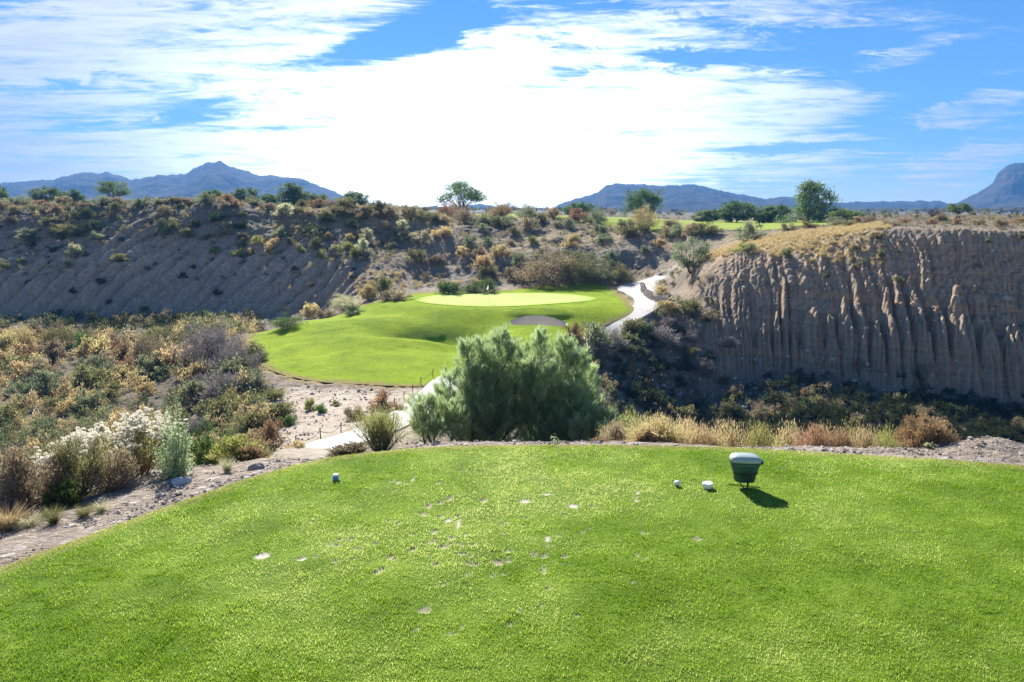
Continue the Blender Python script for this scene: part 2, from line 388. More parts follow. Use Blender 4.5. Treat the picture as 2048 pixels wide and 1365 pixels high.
cliff = np.clip(sst(5.0, 5.6, kk)*(1-sst(7.7, 8.2, kk))*sst(1330, 1450, uu) + sst(6.9, 7.4, kk)*(1-sst(8.2, 8.9, kk+.3*fbm(GX*.1, GY*.1, 2, 85)))*(1-sst(620, 780, uu)), 0, 1)
dry = np.clip(sst(-.1, .35, fbm(GX*.09, GY*.13, 3, 90))*sst(7.2, 8, kk)*(1-sst(9.6, 10.2, kk))*sst(500, 700, uu)*(1-sst(1350, 1420, uu)) + sst(1400, 1440, uu)*(1-sst(1640, 1760, uu))*sst(6.9, 7.3, kk+.4*fbm(GX*.25, GY*.25, 3, 95))*(1-sst(8.4, 9.2, kk)), 0, 1)
gravel = sst(.0, .2, kk)*(1-sst(1.3, 2.0, kk)) 
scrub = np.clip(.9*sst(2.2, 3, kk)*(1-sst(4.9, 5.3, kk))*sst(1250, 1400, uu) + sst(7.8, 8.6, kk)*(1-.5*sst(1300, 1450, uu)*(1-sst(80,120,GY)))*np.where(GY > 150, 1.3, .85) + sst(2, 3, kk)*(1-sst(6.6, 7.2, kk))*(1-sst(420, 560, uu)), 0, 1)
rows, cols = GX.shape
ii = (np.arange(rows-1)[:, None]*cols + np.arange(cols-1)[None]).ravel()
Fq = np.stack([ii, ii+1, ii+cols+1, ii+cols], 1)

gm, nt = newmat('desert_soil')
P_ = pos(nt); sep = N(nt, 'ShaderNodeSeparateXYZ', {0: P_})
n1 = nz(nt, P_, .25, 6, .6); n2 = nz(nt, P_, 2.2, 6, .65); n3 = nz(nt, P_, 14, 4, .6)
soil = ramp(nt, n1, [(.3, (.17, .135, .10)), (.5, (.26, .21, .155)), (.7, (.36, .30, .225))])
# bedded layers with a little waver
strat = nz(nt, N(nt, 'ShaderNodeCombineXYZ', {0: math_(nt, 'MULTIPLY', sep.outputs[0], .03), 1: math_(nt, 'MULTIPLY', sep.outputs[1], .03), 2: sep.outputs[2]}).outputs[0], 1.3, 5, .6)
cl = ramp(nt, strat, [(.3, (.33, .24, .16)), (.45, (.45, .335, .225)), (.55, (.37, .265, .17)), (.62, (.50, .325, .195)), (.75, (.48, .375, .265))])
lb_ = ramp(nt, n2, [(.3, (.29, .22, .16)), (.5, (.42, .33, .245)), (.7, (.54, .44, .34))])
c = mix(nt, attr(nt, 'cliff').outputs['Fac'], soil, mix(nt, math_(nt, 'GREATER_THAN', sep.outputs[0], 2.0), lb_, cl))
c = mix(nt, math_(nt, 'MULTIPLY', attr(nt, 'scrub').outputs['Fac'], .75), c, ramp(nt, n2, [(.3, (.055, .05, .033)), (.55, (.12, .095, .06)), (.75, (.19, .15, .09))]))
c = mix(nt, math_(nt, 'MULTIPLY', attr(nt, 'dry').outputs['Fac'], ramp(nt, n2, [(.35, (.2,)*3), (.6, (.95,)*3)])), c, ramp(nt, n3, [(.3, (.26, .19, .10)), (.7, (.52, .40, .22))]))
c = mix(nt, attr(nt, 'gravel').outputs['Fac'], c, ramp(nt, nz(nt, P_, 5, 5, .7), [(.3, (.18, .14, .11)), (.55, (.32, .26, .21)), (.75, (.44, .37, .30))]))
c = mix(nt, attr(nt, 'sand').outputs['Fac'], c, ramp(nt, nz(nt, P_, .9, 6, .6), [(.3, (.36, .29, .22)), (.5, (.50, .42, .33)), (.7, (.58, .50, .40))]))
c = mix(nt, attr(nt, 'straw').outputs['Fac'], c, ramp(nt, n3, [(.3, (.22, .15, .06)), (.7, (.44, .33, .15))]))
vo = N(nt, 'ShaderNodeTexVoronoi', {'Vector': P_, 'Scale': 4.5, 'Randomness': 1.0})
vs = N(nt, 'ShaderNodeTexVoronoi', {'Vector': P_, 'Scale': 13.0, 'Randomness': 1.0})
def stones(v, sz, dens):
    inside_ = math_(nt, 'LESS_THAN', v.outputs['Distance'], sz)
    pick = math_(nt, 'LESS_THAN', N(nt, 'ShaderNodeSeparateColor', {0: v.outputs['Color']}).outputs[0], dens)
    return math_(nt, 'MULTIPLY', inside_, pick)
st1 = math_(nt, 'MULTIPLY', stones(vo, .34, .35), math_(nt, 'SUBTRACT', 1.0, math_(nt, 'MAXIMUM', attr(nt, 'straw').outputs['Fac'], attr(nt, 'sand').outputs['Fac'])))
st2 = math_(nt, 'MULTIPLY', stones(vs, .38, .34), math_(nt, 'MAXIMUM', attr(nt, 'gravel').outputs['Fac'], math_(nt, 'MULTIPLY', attr(nt, 'cliff').outputs['Fac'], .8)))
stc = mix(nt, N(nt, 'ShaderNodeSeparateColor', {0: vo.outputs['Color']}).outputs[1], (.30, .27, .24), (.60, .56, .52))
c = mix(nt, math_(nt, 'MULTIPLY', st1, .65), c, stc)
c = mix(nt, math_(nt, 'MULTIPLY', st2, .7), c, mix(nt, N(nt, 'ShaderNodeSeparateColor', {0: vs.outputs['Color']}).outputs[1], (.24, .20, .17), (.62, .56, .50)))
n4 = nz(nt, P_, 6.0, 5, .7)
hgt = math_(nt, 'ADD', math_(nt, 'MULTIPLY', n4, .5), math_(nt, 'ADD', math_(nt, 'MULTIPLY', n2, .9), math_(nt, 'MULTIPLY', n3, .35)))
hgt = math_(nt, 'ADD', hgt, math_(nt, 'MULTIPLY', st1, .25))
p = N(nt, 'ShaderNodeBsdfPrincipled', {'Base Color': c, 'Roughness': .9, 'Specular IOR Level': .15, 'Normal': bump(nt, hgt, .9, .25)})
out(nt, p.outputs[0])
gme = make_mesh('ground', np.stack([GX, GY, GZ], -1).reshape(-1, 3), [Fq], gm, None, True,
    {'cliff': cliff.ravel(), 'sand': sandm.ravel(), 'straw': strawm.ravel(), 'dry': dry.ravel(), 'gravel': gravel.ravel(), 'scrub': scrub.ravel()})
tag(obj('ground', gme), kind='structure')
def gz(x, y): return float(base_h(np.array([x], float), np.array([y], float))[0])

# ------------------------------------------------------------------ lawns, green, bunker, path as draped sheets
def patch(name, poly, step, lift, mat, extra=None, hole=None, hfun=base_h, jit=.0):
    x0, x1, y0, y1 = box_of(poly, step*2)
    X, Y = np.meshgrid(np.arange(x0, x1, step), np.arange(y0, y1, step))
    ins = inside(poly, X, Y)
    if hole is not None: ins &= ~inside(hole, X, Y)
    Z = np.zeros_like(X); w = ins
    # keep cells whose four corners are inside
    q = ins[:-1, :-1] & ins[1:, :-1] & ins[:-1, 1:] & ins[1:, 1:]
    n = X.shape[1]; r, c_ = np.nonzero(q); i = r*n+c_
    Fc = np.stack([i, i+1, i+n+1, i+n], 1)
    used = np.unique(Fc); remap = np.full(X.size, -1); remap[used] = np.arange(len(used))
    x = X.ravel()[used]; y = Y.ravel()[used]
    cnt = np.bincount(Fc.ravel(), minlength=X.size)[used]; bd = cnt < 4
    for pl in ([poly] if hole is None else [poly, hole]):
        PL = np.asarray(pl, float); bi = np.nonzero(bd)[0]; bxy = np.stack([x[bi], y[bi]], 1); best = np.full(len(bi), 1e9); tgt = bxy.copy()
        for q_ in range(len(PL)):
            p1 = PL[q_]; e_ = PL[(q_+1) % len(PL)]-p1; tt = np.clip(((bxy-p1)@e_)/(e_@e_+1e-12), 0, 1); pr_ = p1+tt[:, None]*e_; dd = np.linalg.norm(bxy-pr_, axis=1)
            m_ = (dd < best) & (dd < step*1.8); best = np.where(m_, dd, best); tgt[m_] = pr_[m_]
        x[bi] = tgt[:, 0]; y[bi] = tgt[:, 1]
    d = edist(poly, x, y)
    z = hfun(x, y) + lift - .06*(1-sst(0, .25, d))*0
    at = {'edge': d}
    if extra: at.update(extra(x, y, d))
    me = make_mesh(name, np.stack([x, y, z], 1), [remap[Fc]], mat, None, True, at)
    return tag(obj(name, me), kind='structure')

def lawn_mat(name, dark, mid, light, straw=True, scale=1.0, bdist=.03, collar=None):
    m, nt = newmat(name); P = pos(nt)
    a = nz(nt, P, .35*scale, 4, .6); b_ = nz(nt, P, 3.0*scale, 5, .7); g = nz(nt, P, 22*scale, 3, .7)
    f = math_(nt, 'ADD', math_(nt, 'MULTIPLY', a, .45), math_(nt, 'ADD', math_(nt, 'MULTIPLY', b_, .3), math_(nt, 'MULTIPLY', g, .25)))
    c = ramp(nt, f, [(.36, dark), (.5, mid), (.64, light)])
    if straw:
        e = math_(nt, 'ADD', attr(nt, 'edge').outputs['Fac'], math_(nt, 'MULTIPLY', math_(nt, 'SUBTRACT', nz(nt, P, .8, 4), .5), 1.6))
        c = mix(nt, ramp(nt, e, [(.0, (.95,)*3), (.35, (.75,)*3), (1.0, (0, 0, 0))]), c, ramp(nt, b_, [(.3, (.20, .15, .05)), (.7, (.40, .31, .13))]))
    if collar:
        e = math_(nt, 'ADD', attr(nt, 'edge').outputs['Fac'], math_(nt, 'MULTIPLY', math_(nt, 'SUBTRACT', nz(nt, P, 1.5, 4), .5), .8))
        c = mix(nt, ramp(nt, e, [(.0, (1, 1, 1)), (.3, (.7,)*3), (.95, (0, 0, 0))]), c, ramp(nt, f, [(.36, collar[0]), (.5, collar[1]), (.64, collar[2])]))
    p = N(nt, 'ShaderNodeBsdfPrincipled', {'Base Color': c, 'Roughness': .9, 'Specular IOR Level': .08, 
        'Normal': bump(nt, math_(nt, 'ADD', b_, g), .8, bdist)})
    out(nt, p.outputs[0]); return m
M_lawn = lawn_mat('lawn_grass', (.14, .235, .002), (.25, .36, .003), (.36, .47, .008), True, 1.0, .16)
M_green = lawn_mat('short_green_grass', (.36, .46, .10), (.41, .51, .13), (.46, .55, .17), False, .6, .012, ((.16, .26, .005), (.27, .38, .01), (.37, .48, .02)))
M_fair = lawn_mat('fairway_grass', (.18, .24, .03), (.25, .32, .04), (.32, .38, .07), False, .5, .05)
patch('lawn', LAWN, .1, .04, M_lawn, hole=BUNK)
def ghole(x, y): return base_h(x, y)
patch('putting_green', GREEN, .13, .075, M_green)
patch('fairway', FAIR, .8, .05, M_fair)
M_sand = plain_mat('bunker_sand', (.62, .54, .44), .95, .15, .8, .1, .03, 3)
patch('bunker_sand', [(2.35+(x-2.35)*1.03, 65.1+(y-65.1)*1.03) for x, y in BUNK], .06, .02, M_sand)
# tee with divots
DIV = [(525,1112,15,5,.5),(604,1118,9,4,.3),(915,1050,4,9,0),(898,1041,6,3,0),(1095,1078,7,6,0),(825,958,4,3,0),(797,965,4,2,0),(1095,988,8,3,0),(1050,1003,11,4,0),(1145,1012,10,4,.2),
 (1273,1002,5,2,0),(1277,986,4,3,0),(1185,1012,4,2,0),(968,1001,7,4,0),(899,997,7,4,0),(858,1011,7,5,0),(853,1030,6,3,0),(995,1125,9,7,.5),(1088,1140,6,8,0),(870,1062,6,5,0),(905,1075,6,4,0),(886,1092,9,4,0),(824,1098,8,4,0),
 (780,1112,8,4,0),(754,1145,7,6,0),(871,1129,6,4,0),(850,1220,11,5,.3),(1018,1250,7,4,0),(925,1255,6,3,0),(902,1268,6,4,0),(1006,1066,6,3,0),(945,1090,5,3,0),(1128,1113,7,4,0),(752,1088,7,3,0),(675,1090,7,3,0),(820,1066,4,2,0)]
r_ = random.Random(11)
for _ in range(64): DIV.append((r_.gauss(900, 150), r_.gauss(1080, 48), r_.uniform(3, 8), r_.uniform(1.5, 3.5), 0))
for _ in range(14): DIV.append((r_.uniform(700, 1330), r_.uniform(965, 1290), r_.uniform(2, 6), r_.uniform(1.5, 3), 0))
DW = []
for k, (u, v, w, h, an) in enumerate(DIV):
    aa, bb = ray(u, v); y = -H/float(bb); x = float(aa)*y; d = math.hypot(y, H)
    DW.append((x, y, .95*w/F*d, .95*h/F*d/math.sin(math.atan2(H, y)), an, k))
def tee_h(x, y):
    z = .012*fbm(x*.6, y*.6, 3, 101) + .006*fbm(x*4, y*4, 2, 102)
    return z
def divmask(x, y):
    m = np.zeros_like(x); hole = np.zeros_like(x)
    jx = .35*fbm(x*9, y*9, 2, 104)
    for (cx, cy, rx, ry, an, k) in DW:
        w = (np.abs(x-cx) < 3*max(rx, ry)) & (np.abs(y-cy) < 3*max(rx, ry))
        if not w.any(): continue
        dx = x[w]-cx; dy = y[w]-cy; ca, sa = math.cos(an), math.sin(an)
        e = np.sqrt(((dx*ca+dy*sa)/rx)**2 + ((-dx*sa+dy*ca)/ry)**2) + jx[w]
        q = 1-sst(.75, 1.25, e)
        m[w] = np.maximum(m[w], q*(1 if k < 12 else .8)); 
        hole[w] = np.maximum(hole[w], q*(.0 if k < 12 else 1))
    return m, hole
def tee_extra(x, y, d):
    m, h = divmask(x, y); return {'divot': m, 'hole': h}
m_tee, nt = newmat('tee_turf'); P = pos(nt)
b_ = nz(nt, P, 1.2, 4, .6); g = nz(nt, P, 45, 3, .7)
c = ramp(nt, math_(nt, 'ADD', math_(nt, 'MULTIPLY', b_, .6), math_(nt, 'MULTIPLY', g, .4)), [(.35, (.06, .11, .008)), (.52, (.12, .20, .015)), (.66, (.20, .29, .035))])
dv = attr(nt, 'divot').outputs['Fac']
sc_ = mix(nt, attr(nt, 'hole').outputs['Fac'], ramp(nt, g, [(.3, (.42, .38, .31)), (.7, (.60, .55, .47))]), ramp(nt, g, [(.3, (.27, .215, .14)), (.7, (.55, .47, .35))]))
c = mix(nt, dv, c, sc_)
e = math_(nt, 'ADD', attr(nt, 'edge').outputs['Fac'], math_(nt, 'MULTIPLY', math_(nt, 'SUBTRACT', nz(nt, P, 4, 3), .5), .25))
c = mix(nt, ramp(nt, e, [(.0, (.9,)*3), (.12, (.5,)*3), (.22, (0, 0, 0))]), c, ramp(nt, g, [(.3, (.22, .16, .06)), (.7, (.42, .32, .15))]))
out(nt, N(nt, 'ShaderNodeBsdfPrincipled', {'Base Color': c, 'Roughness': .9, 'Specular IOR Level': .1, 'Normal': bump(nt, g, .8, .015)}).outputs[0])
def tee_full(x, y):
    m, h = divmask(x, y)
    return tee_h(x, y) - .014*h - .006*m
patch('tee_lawn', TEE, .035, .0, m_tee, tee_extra, None, tee_full)

# mown grass blades on the tee
def grass_blades(n):
    r = np.random.default_rng(5)
    y = 4.7 + 6.3*r.random(n)**1.15; x = (r.random(n)*2-1)*(.73*y+.9)
    # clumping
    x = x + .03*noise(x*9, y*9, 200); y = y + .03*noise(x*9+50, y*9, 201)
    k = inside(TEE, x, y); x, y = x[k], y[k]
    m, h = divmask(x, y); dens = .72 + .5*fbm(x*1.4, y*1.4, 3, 210)
    k = (r.random(len(x)) > m*1.15) & (r.random(len(x)) < dens); x, y, h = x[k], y[k], h[k]
    n = len(x); z = tee_h(x, y)
    tall = 1 + .35*fbm(x*5, y*5, 2, 220)
    L = r.uniform(.016, .034, n)*tall; ang = r.uniform(0, 2*math.pi, n); lean = r.uniform(.15, 1.1, n)
    D = np.stack([np.cos(ang)*np.sin(lean), np.sin(ang)*np.sin(lean), np.cos(lean)], 1)
    B = np.stack([x, y, z-.002], 1)
    S = np.stack([-np.sin(ang), np.cos(ang), np.zeros(n)], 1)
    a2 = r.uniform(0, 2*math.pi, n); S = S*np.cos(a2)[:, None]*.9 + np.stack([np.cos(a2), np.sin(a2), 0*a2], 1)*.5
    W = r.uniform(.0018, .0036, n)*(.7+.05*y)
    V = np.stack([B-S*W[:, None], B+S*W[:, None], B+D*L[:, None]], 1).reshape(-1, 3)
    worn = np.clip(1-((x+.4)/3.6)**2-((y-8.2)/2.4)**2, 0, 1)
    tint = np.clip(.44 + .42*worn**.7*(.6+.8*fbm(x*1.3, y*1.3, 3, 232)) + .44*fbm(x*.55, y*.9, 3, 230) + .34*fbm(x*3, y*3, 3, 231) + r.normal(0, .25, n), 0, 1)
    return make_mesh('tee_grass', V, [np.arange(3*n).reshape(-1, 3)], foliage_mat('grass_blade', (.115, .235, .008), (.30, .455, .02), (.66, .72, .26), .57, 0, 0), None, False, {'tint': np.repeat(tint, 3)})
tag(obj('grass', grass_blades(1250000)), 'short bright green turf blades on the tee', 'grass', kind='stuff')

# cart path
M_conc, nt = newmat('pale_concrete'); P = pos(nt)
jt = math_(nt, 'LESS_THAN', math_(nt, 'FRACT', math_(nt, 'DIVIDE', attr(nt, 'tint').outputs['Fac'], 3.0)), .022)
c = ramp(nt, math_(nt, 'ADD', math_(nt, 'MULTIPLY', nz(nt, P, .7, 5, .65), .6), math_(nt, 'MULTIPLY', nz(nt, P, 5, 5, .7), .4)), [(.33, (.33, .30, .26)), (.47, (.48, .455, .42)), (.7, (.56, .54, .50))])
c = mix(nt, math_(nt, 'MULTIPLY', jt, .7), c, (.16, .14, .12))
out(nt, N(nt, 'ShaderNodeBsdfPrincipled', {'Base Color': c, 'Roughness': .85, 'Specular IOR Level': .2, 'Normal': bump(nt, nz(nt, P, 40, 4), .5, .004)}).outputs[0])
def path_mesh():
    P = PATHC; T = np.gradient(P[:, :2], axis=0); T /= np.linalg.norm(T, axis=1, keepdims=True); Nn = np.stack([-T[:, 1], T[:, 0]], 1)
    m = MB(); n = len(P); w = np.linspace(-.5, .5, 7)
    V = np.zeros((n, 9, 3))
    zc = base_h(P[:, 0], P[:, 1])
    for _ in range(2): zc[1:-1] = .25*zc[:-2]+.5*zc[1:-1]+.25*zc[2:]
    zc = zc - .40*(1-sst(23.3, 25.2, P[:, 1]))
    for j, q in enumerate(w):
        V[:, j+1, :2] = P[:, :2] + Nn*(P[:, 2:3]*q); V[:, j+1, 2] = (.45*base_h(V[:, j+1, 0], V[:, j+1, 1]) + .55*zc)*sst(42, 47, P[:, 1]) + zc*(1-sst(42, 47, P[:, 1])) + .06
    V[:, 0] = V[:, 1]; V[:, 0, 2] -= .9; V[:, 8] = V[:, 7]; V[:, 8, 2] -= .9
    i = np.arange(n-1)[:, None]*9; j = np.arange(8)[None]
    sl_ = np.concatenate([[0], np.cumsum(np.linalg.norm(np.diff(P[:, :2], axis=0), axis=1))])
    m.add(V.reshape(-1, 3), np.stack([i+j, i+9+j, i+10+j, i+j+1], -1).reshape(-1, 4), np.repeat(sl_, 9))
    return m.mesh('cart_path', M_conc, False), V
pm, PV = path_mesh()
tag(obj('cart_path', pm), kind='structure')
# low kerb between lawn and path
M_kerb = plain_mat('kerb_concrete', (.42, .39, .35), .9, .2, 3, .2, .01, 20)
kb = MB(); sel = [i for i in range(len(PV)) if PV[i, 1, 1] > 55 and PV[i, 1, 1] < 74]
KP = PV[sel, 1].copy()
if len(KP) > 2:
    T = np.gradient(KP[:, :2], axis=0); T /= np.linalg.norm(T, axis=1, keepdims=True); Nn = np.stack([-T[:, 1], T[:, 0]], 1)
    side = np.sign(((PV[sel, 4, :2]-KP[:, :2])*Nn).sum(1)).mean()
    A = KP.copy(); A[:, 2] -= .1; B_ = KP.copy(); B_[:, 2] += .16; Cc = B_.copy(); Cc[:, :2] -= Nn*side*.22; D_ = A.copy(); D_[:, :2] -= Nn*side*.22
    V = np.stack([A, B_, Cc, D_], 1); n = len(KP); i = np.arange(n-1)[:, None]*4; j = np.arange(3)[None]
    kb.add(V.reshape(-1, 3), np.stack([i+j, i+4+j, i+5+j, i+j+1], -1).reshape(-1, 4))
    tag(obj('kerb', kb.mesh('kerb', M_kerb)), kind='structure')
# ------------------------------------------------------------------ plants
M_bark = plain_mat('bark', (.12, .09, .065), .9, .3, 6, .1, .02, 30)
M_twig = plain_mat('dry_twigs', (.20, .155, .11), .9, .3, 9, .1)
FM = {
 'sage':  foliage_mat('sage_foliage', (0.11, 0.135, 0.07), (0.23, 0.265, 0.14), (0.4, 0.43, 0.25), .48),
 'olive': foliage_mat('olive_foliage', (0.085, 0.095, 0.035), (0.19, 0.19, 0.075), (0.34, 0.33, 0.14), .52),
 'green': foliage_mat('green_foliage', (.034, .068, .016), (.081, .142, .034), (.176, .257, .068), .52),
 'lime':  foliage_mat('yellow_green_foliage', (0.13, 0.15, 0.035), (0.28, 0.29, 0.08), (0.48, 0.47, 0.17), .55),
 'rust':  foliage_mat('rust_foliage', (0.14, 0.085, 0.045), (0.3, 0.19, 0.1), (0.48, 0.33, 0.19), .52),
 'gold':  foliage_mat('golden_dry_foliage', (0.26, 0.19, 0.08), (0.46, 0.36, 0.17), (0.66, 0.55, 0.3), .55),
 'brown': foliage_mat('brown_foliage', (.135, .108, .068), (.284, .230, .135), (.486, .405, .257), .48),
 'grey':  foliage_mat('grey_twig_foliage', (.135, .115, .108), (.270, .236, .223), (.446, .405, .378), .25),
 'dark':  foliage_mat('dark_foliage', (.024, .041, .014), (.054, .078, .024), (.115, .142, .047), .48),
 'pale':  foliage_mat('pale_foliage', (.216, .230, .108), (.459, .459, .257), (.743, .716, .486), .52),
 'mesq':  foliage_mat('mesquite_foliage', (.054, .095, .027), (.121, .189, .061), (.230, .317, .115), .52, .015, .3),
}
WORD = {'sage': 'grey-green', 'olive': 'olive', 'green': 'green', 'lime': 'yellow-green', 'rust': 'rust-brown', 'gold': 'golden', 'brown': 'brown', 'grey': 'grey twiggy', 'dark': 'dark green', 'pale': 'pale cream-green'}

def dome(mb, seed, n_stem, n_leaf, L, Wd, spread=.5, up=.35, gap=.07, stemr=.008, low=.1, irregular=.3):
    """rounded desert shrub, one unit tall and one wide"""
    r = np.random.default_rng(seed); cl = []
    for i in range(n_stem):
        ph = r.uniform(0, 2*math.pi); ct = r.uniform(low, 1); stt_ = math.sqrt(1-ct*ct)
        k = r.uniform(1-irregular, 1.05)
        e = np.array([math.cos(ph)*stt_*spread*k, math.sin(ph)*stt_*spread*k, ct*k])
        b0 = np.array([math.cos(ph), math.sin(ph), 0])*r.uniform(0, .06); b0[2] = -.04
        P = curve(b0, e, (.05, .05, .04), r, 5); P[:, 2] += .06*np.sin(np.linspace(0, math.pi, 5))
        if stemr: mb.tube(P, np.linspace(stemr*1.6, stemr*.4, 5), 3, r.uniform(.2, .8), 1, False)
        for t in r.uniform(.45, 1.02, 5): cl.append(np.append(P[0]*(1-t)+P[-1]*t + np.array([0, 0, .06])*math.sin(min(t, 1)*math.pi) + r.normal(0, .03, 3), np.clip(r.normal(.5, .18), .05, .95)))
    cl = np.array(cl); wgt = .3 + cl[:, 2].clip(0) ; idx = r.choice(len(cl), n_leaf, p=wgt/wgt.sum())
    P = cl[idx, :3] + r.normal(0, gap, (n_leaf, 3)); P[:, 2] = np.abs(P[:, 2])
    D = P - np.array([0, 0, -.1]); D = D/np.linalg.norm(D, axis=1, keepdims=True) + r.normal(0, .45, (n_leaf, 3)); D[:, 2] += up
    mb.leaves(P, D, L*r.uniform(.6, 1.3, n_leaf), Wd*r.uniform(.7, 1.3, n_leaf), np.clip(cl[idx, 3]+r.normal(0, .14, n_leaf), 0, 1), r, 0)
    return mb
def tuft(mb, seed, n, L, Wd, spread=.5):
    """grass tuft of arching blades"""
    r = np.random.default_rng(seed); ph = r.uniform(0, 2*math.pi, n); le = np.abs(r.normal(0, .55, n)).clip(0, 1.35)
    B = np.stack([np.cos(ph), np.sin(ph), 0*ph], 1)*(r.uniform(0, .22, n)*1)[:, None]
    D = np.stack([np.cos(ph)*np.sin(le), np.sin(ph)*np.sin(le), np.cos(le)], 1)
    LL = L*r.uniform(.5, 1.1, n); ti = np.clip(r.normal(.5, .2, n), 0, 1)
    mb.leaves(B, D, LL*.6, Wd, ti, r, 0)
    D2 = D + np.stack([np.cos(ph), np.sin(ph), -.35+0*ph], 1)*.5
    mb.leaves(B+D*(LL*.5)[:, None], D2, LL*.6, Wd*.9, np.clip(ti+.1, 0, 1), r, 0)
    return mb

SHARED = {}
def shrub_mesh(kind, s, big=False):
    k = (kind, s, big)
    if k not in SHARED:
        mb = MB()
        if big: dome(mb, 90+s+7*len(kind), 60, 8500, .036, .014, .53, .35, .05, .004, .05, .28)
        elif kind == 'grey': dome(mb, 40+s, 40, 1500, .15, .022, .55, .5, .07, .010, .1)
        elif kind == 'gold': dome(mb, 60+s, 24, 1700, .13, .032, .5, .6, .06, .006, .15)
        elif kind == 'pale': dome(mb, 80+s, 20, 1700, .075, .045, .52, .3, .055, .010, .15)
        else: dome(mb, 10+s+17*len(kind), 24, 2100, .09, .033, .54, .3, .06, .009, .06, .25+.12*s)
        SHARED[k] = mb.mesh(WORD[kind].replace(' ', '_').replace('-', '_')+'_shrub', [FM[kind], M_twig])
    return SHARED[k]

RECS = []      # things waiting for their label
def place_mesh(name, me, x, y, w, h, cat, sink=.06, rot=None, z=None):
    o = bpy.data.objects.new(name, me); zz = gz(x, y) if z is None else z
    o.location = (x, y, zz - sink*h); o.rotation_euler = (random.uniform(-.06, .06), random.uniform(-.06, .06), random.uniform(0, 6.28) if rot is None else rot)
    o.scale = (w, w, h); o['category'] = cat; link(o); return o
def shrub(kind, u, v, wpx, hpx, label=None, zone=None, Y=None, group=None, name='shrub'):
    if Y is None: x, y, z = hit(u, v)[0]
    else:
        a, b = ray(u, v); y = Y; x = float(a)*Y
    d = math.hypot(y, H-gz(x, y)); s = d/F
    o = place_mesh(name, shrub_mesh(kind, random.randrange(4), wpx*s > 3.1), x, y, wpx*s*1.08, hpx*s*1.05, 'shrub')
    if label: o['label'] = label
    if zone: RECS.append(dict(o=o, zone=zone, kind=kind, u=u, h=hpx*s))
    if group: o['group'] = group
    return o
random.seed(5)
AV = [(LAWN, .1), (GREEN, 0), (FAIR, .5), (TEE, .1)]
def clear_of(x, y, path=1.0):
    ok = np.ones(len(x), bool)
    for P_, m in AV: ok &= ~inside(P_, x, y)
    d, w = pathdist(x, y); ok &= d > w/2 + path*.3
    return ok

